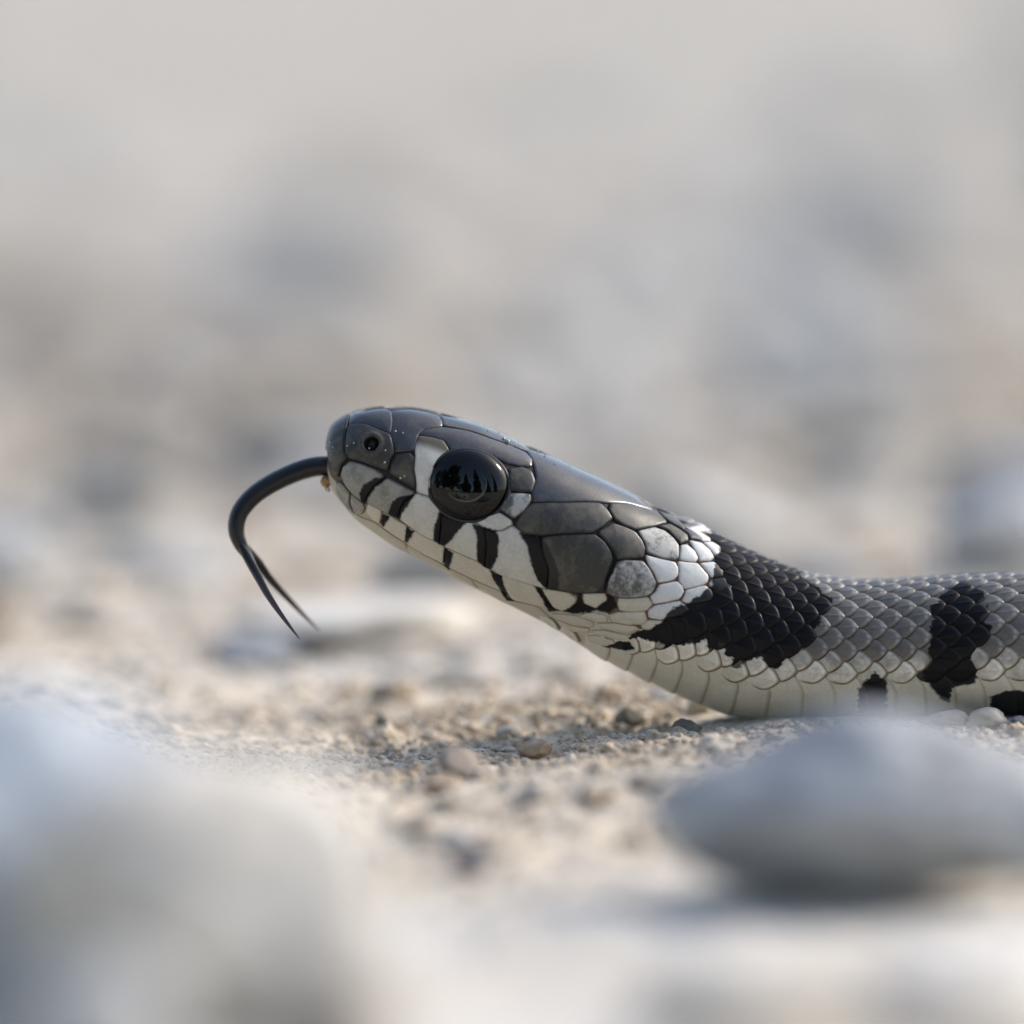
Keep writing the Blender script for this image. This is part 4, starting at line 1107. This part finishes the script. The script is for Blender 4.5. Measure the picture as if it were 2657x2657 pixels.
# belly plates, one per scale row
PV = PS
nb = int(len(col_nodes) - 3 - c_vent)
VB = []; 
for jx in range(nb):
    s0 = col_s(c_vent + jx); PV = col_s(c_vent + jx + 1) - s0
    fine = s0 < ss[29] + 80
    nu_, nv_ = (26, 150) if fine else (5, 17)
    uu = np.linspace(-0.12, 1.16, nu_); vv = np.linspace(-1, 1, nv_)
    Um, Vm = np.meshgrid(uu, vv, indexing='ij')
    half = math.pi - thv(s0 + Um * PV) + math.radians(15) * np.sqrt(np.clip(1 - ((Um - 0.58) / 0.75) ** 2, 0, 1))
    th = math.pi + Vm * half
    s = s0 + Um * PV + 16 * (1 - Vm ** 2) - 34 * np.clip((np.abs(Vm) - 0.72) / 0.28, 0, 1) ** 2 * smooth(Um, 0.3, 1.1)
    h = -1 + 3.6 * smooth(Um, -0.1, 1.0)
    h = h - 6 * smooth(Um, 1.08, 1.16) - 6 * smooth(np.abs(Vm), 0.97, 1.0)
    P, N = surf(s, th)
    P = P + N * h[..., None]
    c = body_color(s, th) * (1 + 0.05 * math.sin(jx * 7.3))
    rim = np.maximum(smooth(Um, 0.95, 1.10), 0.8 * smooth(np.abs(Vm), 0.955, 0.985))[..., None]
    c = c * (1 - rim) + c * np.array([0.62, 0.56, 0.45]) * rim
    bk = pattern(s, th)[..., None]
    c = c * (1 - bk) + 0.006 * bk
    c = np.concatenate([np.clip(c, 0.002, 0.9), np.full(c.shape[:2] + (1,), 0.36)], -1)
    mesh_obj("belly_scale", local(P.reshape(-1, 3)), grid_quads(nu_, nv_)[:, ::-1], None, M_SCALE, body, c.reshape(-1, 4))

# ------------------------------------------------------------------ eyes
e_st = inv([(1216, 1258)])[0]
eP, eN = surf(np.array([e_st[0]]), np.array([e_st[1]])); eP, eN = eP[0], eN[0]
ax = np.array([math.cos(math.radians(-14)), 0, math.sin(math.radians(-14))])
ax = ax - eN * (ax @ eN); ax /= np.linalg.norm(ax)
ay = np.cross(eN, ax)
if ay[2] < 0: ay = -ay
EC = eP - eN * 16
ER = np.array([106.0, 93.0, 48.0])
def dome(r0, r1, n_r, n_a, push=0.0, cx=0.0, cy=0.0):
    rr = np.linspace(r0, r1, n_r); an = np.linspace(0, 2 * math.pi, n_a, endpoint=False)
    R_, A_ = np.meshgrid(rr, an, indexing='ij')
    x = R_ * np.cos(A_) + cx; y = R_ * np.sin(A_) + cy
    z = np.sqrt(np.clip(1 - x * x - y * y, 0, 1))
    return EC + ax * (x * (ER[0] + push))[..., None] + ay * (y * (ER[1] + push))[..., None] + eN * (z * (ER[2] + push))[..., None]
for side in (1, -1):
    def put(name, P, m, parent, quads):
        P = P.reshape(-1, 3).copy()
        if side < 0:
            P[:, 1] *= -1
        return mesh_obj(name, local(P), quads if side > 0 else quads[:, ::-1], None, m, parent)
    gq = grid_quads(40, 72, True)
    eye = put("eye", dome(0.0, 0.999, 40, 72), M_EYE, snake, gq)
    put("pupil", dome(0.0, 0.50, 16, 64, 0.8, -0.10, 0.03), M_PUPIL, eye, grid_quads(16, 64, True))
    # iris ring shaped as only its lit arc, widest below and behind the pupil
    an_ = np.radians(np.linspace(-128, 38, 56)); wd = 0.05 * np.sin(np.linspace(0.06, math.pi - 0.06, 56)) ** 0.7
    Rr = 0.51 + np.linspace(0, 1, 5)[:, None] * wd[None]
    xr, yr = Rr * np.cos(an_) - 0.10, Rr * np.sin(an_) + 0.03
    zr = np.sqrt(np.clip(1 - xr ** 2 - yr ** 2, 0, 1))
    put("iris_ring_lit_arc", EC + ax * (xr * (ER[0] + 0.7))[..., None] + ay * (yr * (ER[1] + 0.7))[..., None] + eN * (zr * (ER[2] + 0.7))[..., None], M_RING, eye, grid_quads(5, 56))
    # dark rim of skin round the eye
    ta = np.linspace(0, 2 * math.pi, 72, endpoint=False); tb = np.linspace(0, 2 * math.pi, 10, endpoint=False)
    TA, TB = np.meshgrid(ta, tb, indexing='ij')
    cx_, cy_ = np.cos(TA) * (105 + 6 * np.cos(TB)), np.sin(TA) * (92 + 6 * np.cos(TB))
    # sit on the skin
    base = eP + ax * cx_[..., None] + ay * cy_[..., None]
    flat = base.reshape(-1, 3)
    cand = SP[(sg > e_st[0] - 170) & (sg < e_st[0] + 170)][:, NT // 2: NT - 100].reshape(-1, 3)
    cu_, cv_ = (cand - eP) @ ax, (cand - eP) @ ay
    hz_ = np.array([((cand[k] - eP) @ eN) for k in [np.argmin((cu_ - (f - eP) @ ax) ** 2 + (cv_ - (f - eP) @ ay) ** 2) for f in flat]]).reshape(TA.shape)
    hz_ = hz_.mean(1, keepdims=True)
    hz_ = (hz_ + np.roll(hz_, 1, 0) + np.roll(hz_, -1, 0) + np.roll(hz_, 2, 0) + np.roll(hz_, -2, 0)) / 5
    Pr = base + eN * (hz_ + 1 + 5 * np.sin(TB))[..., None]
    qq = grid_quads(72, 10, True)
    qq = np.concatenate([qq, np.stack([71 * 10 + np.arange(10), np.arange(10), (np.arange(10) + 1) % 10, 71 * 10 + (np.arange(10) + 1) % 10], -1)])
    put("eye_rim", Pr, M_RIM, eye, qq)
    # nostril bowl
    nP, nN = surf(np.array([nost[0]]), np.array([nost[1]])); nP, nN = nP[0], nN[0]
    nx = np.cross(nN, [0, 0, 1.0]); nx /= np.linalg.norm(nx); ny = np.cross(nx, nN)
    R_, A_ = np.meshgrid(np.linspace(0, 17, 6), np.linspace(0, 2 * math.pi, 24, endpoint=False), indexing='ij')
    Pn = nP + nx * (R_ * np.cos(A_))[..., None] + ny * (R_ * np.sin(A_))[..., None] + nN * (-19 + (R_ / 17) ** 2 * 12)[..., None]
    put("nostril", Pn, M_NOSTRIL, snake, grid_quads(6, 24, True))

# ------------------------------------------------------------------ tongue
def tube(path, rads, flat=1.0, na=14, n=60):
    path = np.array(path, float); rads = np.array(rads, float)
    d = np.concatenate([[0], np.cumsum(np.linalg.norm(np.diff(path, axis=0), axis=1))])
    t = np.linspace(0, d[-1], n)
    C = hermite(d, path, t); R = np.interp(t, d, rads)
    tg2 = np.gradient(C, axis=0); tg2 /= np.linalg.norm(tg2, axis=1)[:, None]
    side = np.array([0, 1.0, 0]); sd2 = side - tg2 * (tg2 @ side)[:, None]; sd2 /= np.linalg.norm(sd2, axis=1)[:, None]
    up2 = np.cross(tg2, sd2)
    A = np.linspace(0, 2 * math.pi, na, endpoint=False)
    return (C[:, None] + up2[:, None] * (R[:, None] * np.cos(A))[..., None] + sd2[:, None] * (R[:, None] * flat * np.sin(A))[..., None])
Z5 = lambda pts: [(560 + 0.2796 * x, 1140 + 0.2796 * y) for x, y in pts]
def tpath(pts, ys):
    return [unproj_y(px, py, yv * U) / U for (px, py), yv in zip(pts, ys)]
base_pts = [(920, 1216)] + Z5([(1060, 250), (950, 250), (800, 285), (650, 345), (500, 422), (380, 502), (285, 592), (222, 682), (192, 780), (195, 880), (232, 975), (290, 1070), (350, 1160)])
PT1 = tube(tpath(base_pts, [0] * 5 + [-6, -12, -18, -24, -30, -34, -38, -42, -46]), [23, 26, 26, 26, 25.5, 25, 24.5, 24, 23.5, 22.5, 21, 18.5, 14, 8], 1.15)
fa = Z5([(232, 980), (285, 1080), (340, 1180), (400, 1290), (470, 1420), (560, 1560), (660, 1700), (775, 1850)])
fb = Z5([(262, 980), (330, 1070), (400, 1150), (480, 1262), (590, 1390), (710, 1520), (830, 1640), (960, 1765)])
PT2 = tube(tpath(fa, [-50, -62, -78, -100, -130, -165, -200, -235]), [10, 12, 12, 11, 9.5, 7.5, 5, 1.5])
PT3 = tube(tpath(fb, [-20, -12, 0, 20, 48, 80, 115, 150]), [10, 12, 12, 11, 9.5, 7.5, 5, 1.5])
Vt, Qt, Ct = [], [], []; off = 0
for k, P in enumerate((PT1, PT2, PT3)):
    n_, a_ = P.shape[:2]
    Vt.append(P.reshape(-1, 3)); Qt.append(grid_quads(n_, a_, True) + off); off += n_ * a_
    tt = np.repeat(np.linspace(0, 1, n_), a_)[:, None]
    c0 = np.array([0.002, 0.002, 0.0025]); c1 = np.array([0.004, 0.0035, 0.004]) if k == 0 else np.array([0.055, 0.032, 0.030])
    f = smooth(tt, 0.1, 0.8)
    Ct.append(np.concatenate([c0 * (1 - f) + c1 * f, np.full_like(tt, 0.31)], 1))
tongue = mesh_obj("tongue", local(np.concatenate(Vt)), np.concatenate(Qt), None, M_SCALE, snake, np.concatenate(Ct))
tongue["label"] = "black curved tongue, forked and drooping at its end"

# ------------------------------------------------------------------ soil crumb stuck to the chin, dust on the head
def crumb(name, px, py, y, rad, colr, label, seed, cat):
    v = ICO3.copy()
    o = seed * 3.1
    v = v * (1 + 0.38 * fbm(v[:, 0] * 2.2 + o, v[:, 1] * 2.2, v[:, 2] * 2.2, seed, 4))[:, None] * rad * U
    c = np.array(colr) * (1 + 0.4 * fbm(ICO3[:, 0] * 3, ICO3[:, 1] * 3, ICO3[:, 2] * 3, seed + 1, 3))[:, None]
    ob = mesh_obj(name, v, None, ICO3F, M_GRAIN, None, np.clip(c, 0.02, 0.9))
    ob.location = unproj_y(px, py, y)
    tag(ob, label, cat)
crumb("soil_crumb", 846, 1249, -0.0002, 15, (0.42, 0.27, 0.13), "tiny ochre soil crumb stuck to the snake's lip under its tongue", 3, "soil crumb")
crumb("sand_grain", 850, 1270, -0.0004, 7, (0.55, 0.52, 0.42), "tiny pale sand grain below the ochre crumb on the chin", 4, "sand grain")
r = np.random.default_rng(3)
V, F, Cc = [], [], []; off = 0
dots = Z = [(905, 1159), (921, 1152), (1001, 1170), (1045, 1128), (1028, 1124), (870, 1163), (862, 1150), (858, 1123), (866, 1180), (1040, 1240), (1050, 1235), (1310, 1148), (1306, 1144), (1316, 1152), (1263, 1122), (1290, 1128), (1335, 1160), (1345, 1162), (1437, 1208), (1395, 1178), (1412, 1186), (1475, 1215), (1000, 1200), (960, 1165)]
for k, (px, py) in enumerate(dots):
    s_, t_ = inv([(px, py)])[0]
    P, N = surf(np.array([s_]), np.array([t_]))
    rad = r.uniform(1.6, 2.8) if not 10 < k < 14 else r.uniform(3.0, 5.0)
    v = ICO0 * (1 + 0.3 * r.uniform(-1, 1, (12, 1))) * rad + P[0] + N[0] * 8.5
    V.append(v); F.append(ICO0F + off); off += 12
    Cc.append(np.tile([0.6, 0.58, 0.52], (12, 1)))
d_ = mesh_obj("dust_specks", local(np.concatenate(V)), None, np.concatenate(F), M_GRAIN, snake, np.concatenate(Cc))
d_["kind"] = "stuff"

# ------------------------------------------------------------------ trees behind the photographer, mirrored in the snake's eye
M_BARK = mat_simple("bark", (0.07, 0.05, 0.035), 0.9, 0.2)
M_LEAF = mat_simple("dark_foliage", (0.035, 0.055, 0.025), 0.7, 0.2)
def tree(x, y, h, w, kind, label, seed):
    r = np.random.default_rng(seed)
    root = empty("conifer_tree" if kind == 0 else "broadleaf_tree", (x, y, 0))
    tag(root, label, "tree", None)
    n = 12
    zl = np.linspace(-0.1, h * (0.96 if kind == 0 else 0.7), n); an = np.linspace(0, 2 * math.pi, 10, endpoint=False)
    rad = h * 0.022 * (1 - np.linspace(0, 0.93, n))
    bend = np.stack([0.15 * np.sin(zl * 0.5 + seed), 0.12 * np.cos(zl * 0.4 + seed)], -1)
    P = np.stack([bend[:, :1] + rad[:, None] * np.cos(an), bend[:, 1:] + rad[:, None] * np.sin(an), np.repeat(zl[:, None], 10, 1)], -1)
    mesh_obj("trunk", P.reshape(-1, 3), grid_quads(n, 10, True), None, M_BARK, root)
    m = 5200
    if kind == 0:
        f = r.uniform(0, 1, m) ** 0.75
        z = h * (0.06 + 0.94 * (1 - f)); lay = np.abs(((z / h * 15) % 1) - 0.5)
        rr_ = w * f * (0.75 + 0.5 * vnoise(z * 1.3, 0.5, seed=seed)) * np.sqrt(r.uniform(0.03, 1, m)) * (0.7 + 0.5 * lay)
        a = r.uniform(0, 6.283, m)
        c = np.stack([rr_ * np.cos(a), rr_ * np.sin(a), z - 0.22 * rr_], -1)
        sz = h * 0.022
    else:
        nb_ = 26
        cb = np.stack([r.normal(0, w * 0.42, nb_), r.normal(0, w * 0.42, nb_), r.uniform(0.14, 0.88, nb_) * h], -1)
        k = r.integers(0, nb_, m)
        d = r.normal(size=(m, 3)); d /= np.linalg.norm(d, axis=1)[:, None]
        c = cb[k] + d * (w * 0.42 * r.uniform(0.5, 1, m) ** 0.5)[:, None]
        sz = h * 0.024
    e1 = r.normal(size=(m, 3)); e1 /= np.linalg.norm(e1, axis=1)[:, None]
    e2 = np.cross(e1, r.normal(size=(m, 3))); e2 /= np.linalg.norm(e2, axis=1)[:, None]
    e1 *= sz * r.uniform(0.7, 1.6, (m, 1)); e2 *= sz * r.uniform(0.3, 0.7, (m, 1))
    v = np.stack([c - e1, c - 0.2 * e1 + e2, c + e1, c - 0.2 * e1 - e2], 1).reshape(-1, 3)
    mesh_obj("crown", v, np.arange(m * 4).reshape(-1, 4), None, M_LEAF, root)
TR = [(-7.5, -8.5, 8.5, 2.9, 1, "rounded broadleaf tree at the dark end of the tree line facing the snake"),
      (-3.6, -8.0, 8.6, 2.2, 1, "dense broadleaf tree beside the rounded one in the tree line"),
      (-0.7, -9.5, 6.0, 1.7, 0, "short conifer next to the dense broadleaf tree"),
      (1.7, -9.0, 8.0, 1.6, 0, "tallest slim conifer in the middle of the tree line"),
      (4.4, -9.0, 6.4, 1.8, 0, "bushy conifer between the tallest conifer and the last conifer"),
      (7.6, -8.0, 7.4, 1.8, 0, "last conifer of the tree line beyond the bushy conifer"),
      (-12, -7, 9.0, 3.2, 1, "broad leafy tree standing apart from the tree line")]
for k, (x, y, h, w, kd, lab) in enumerate(TR):
    tree(x, y, h, w, kd, lab, 90 + k)
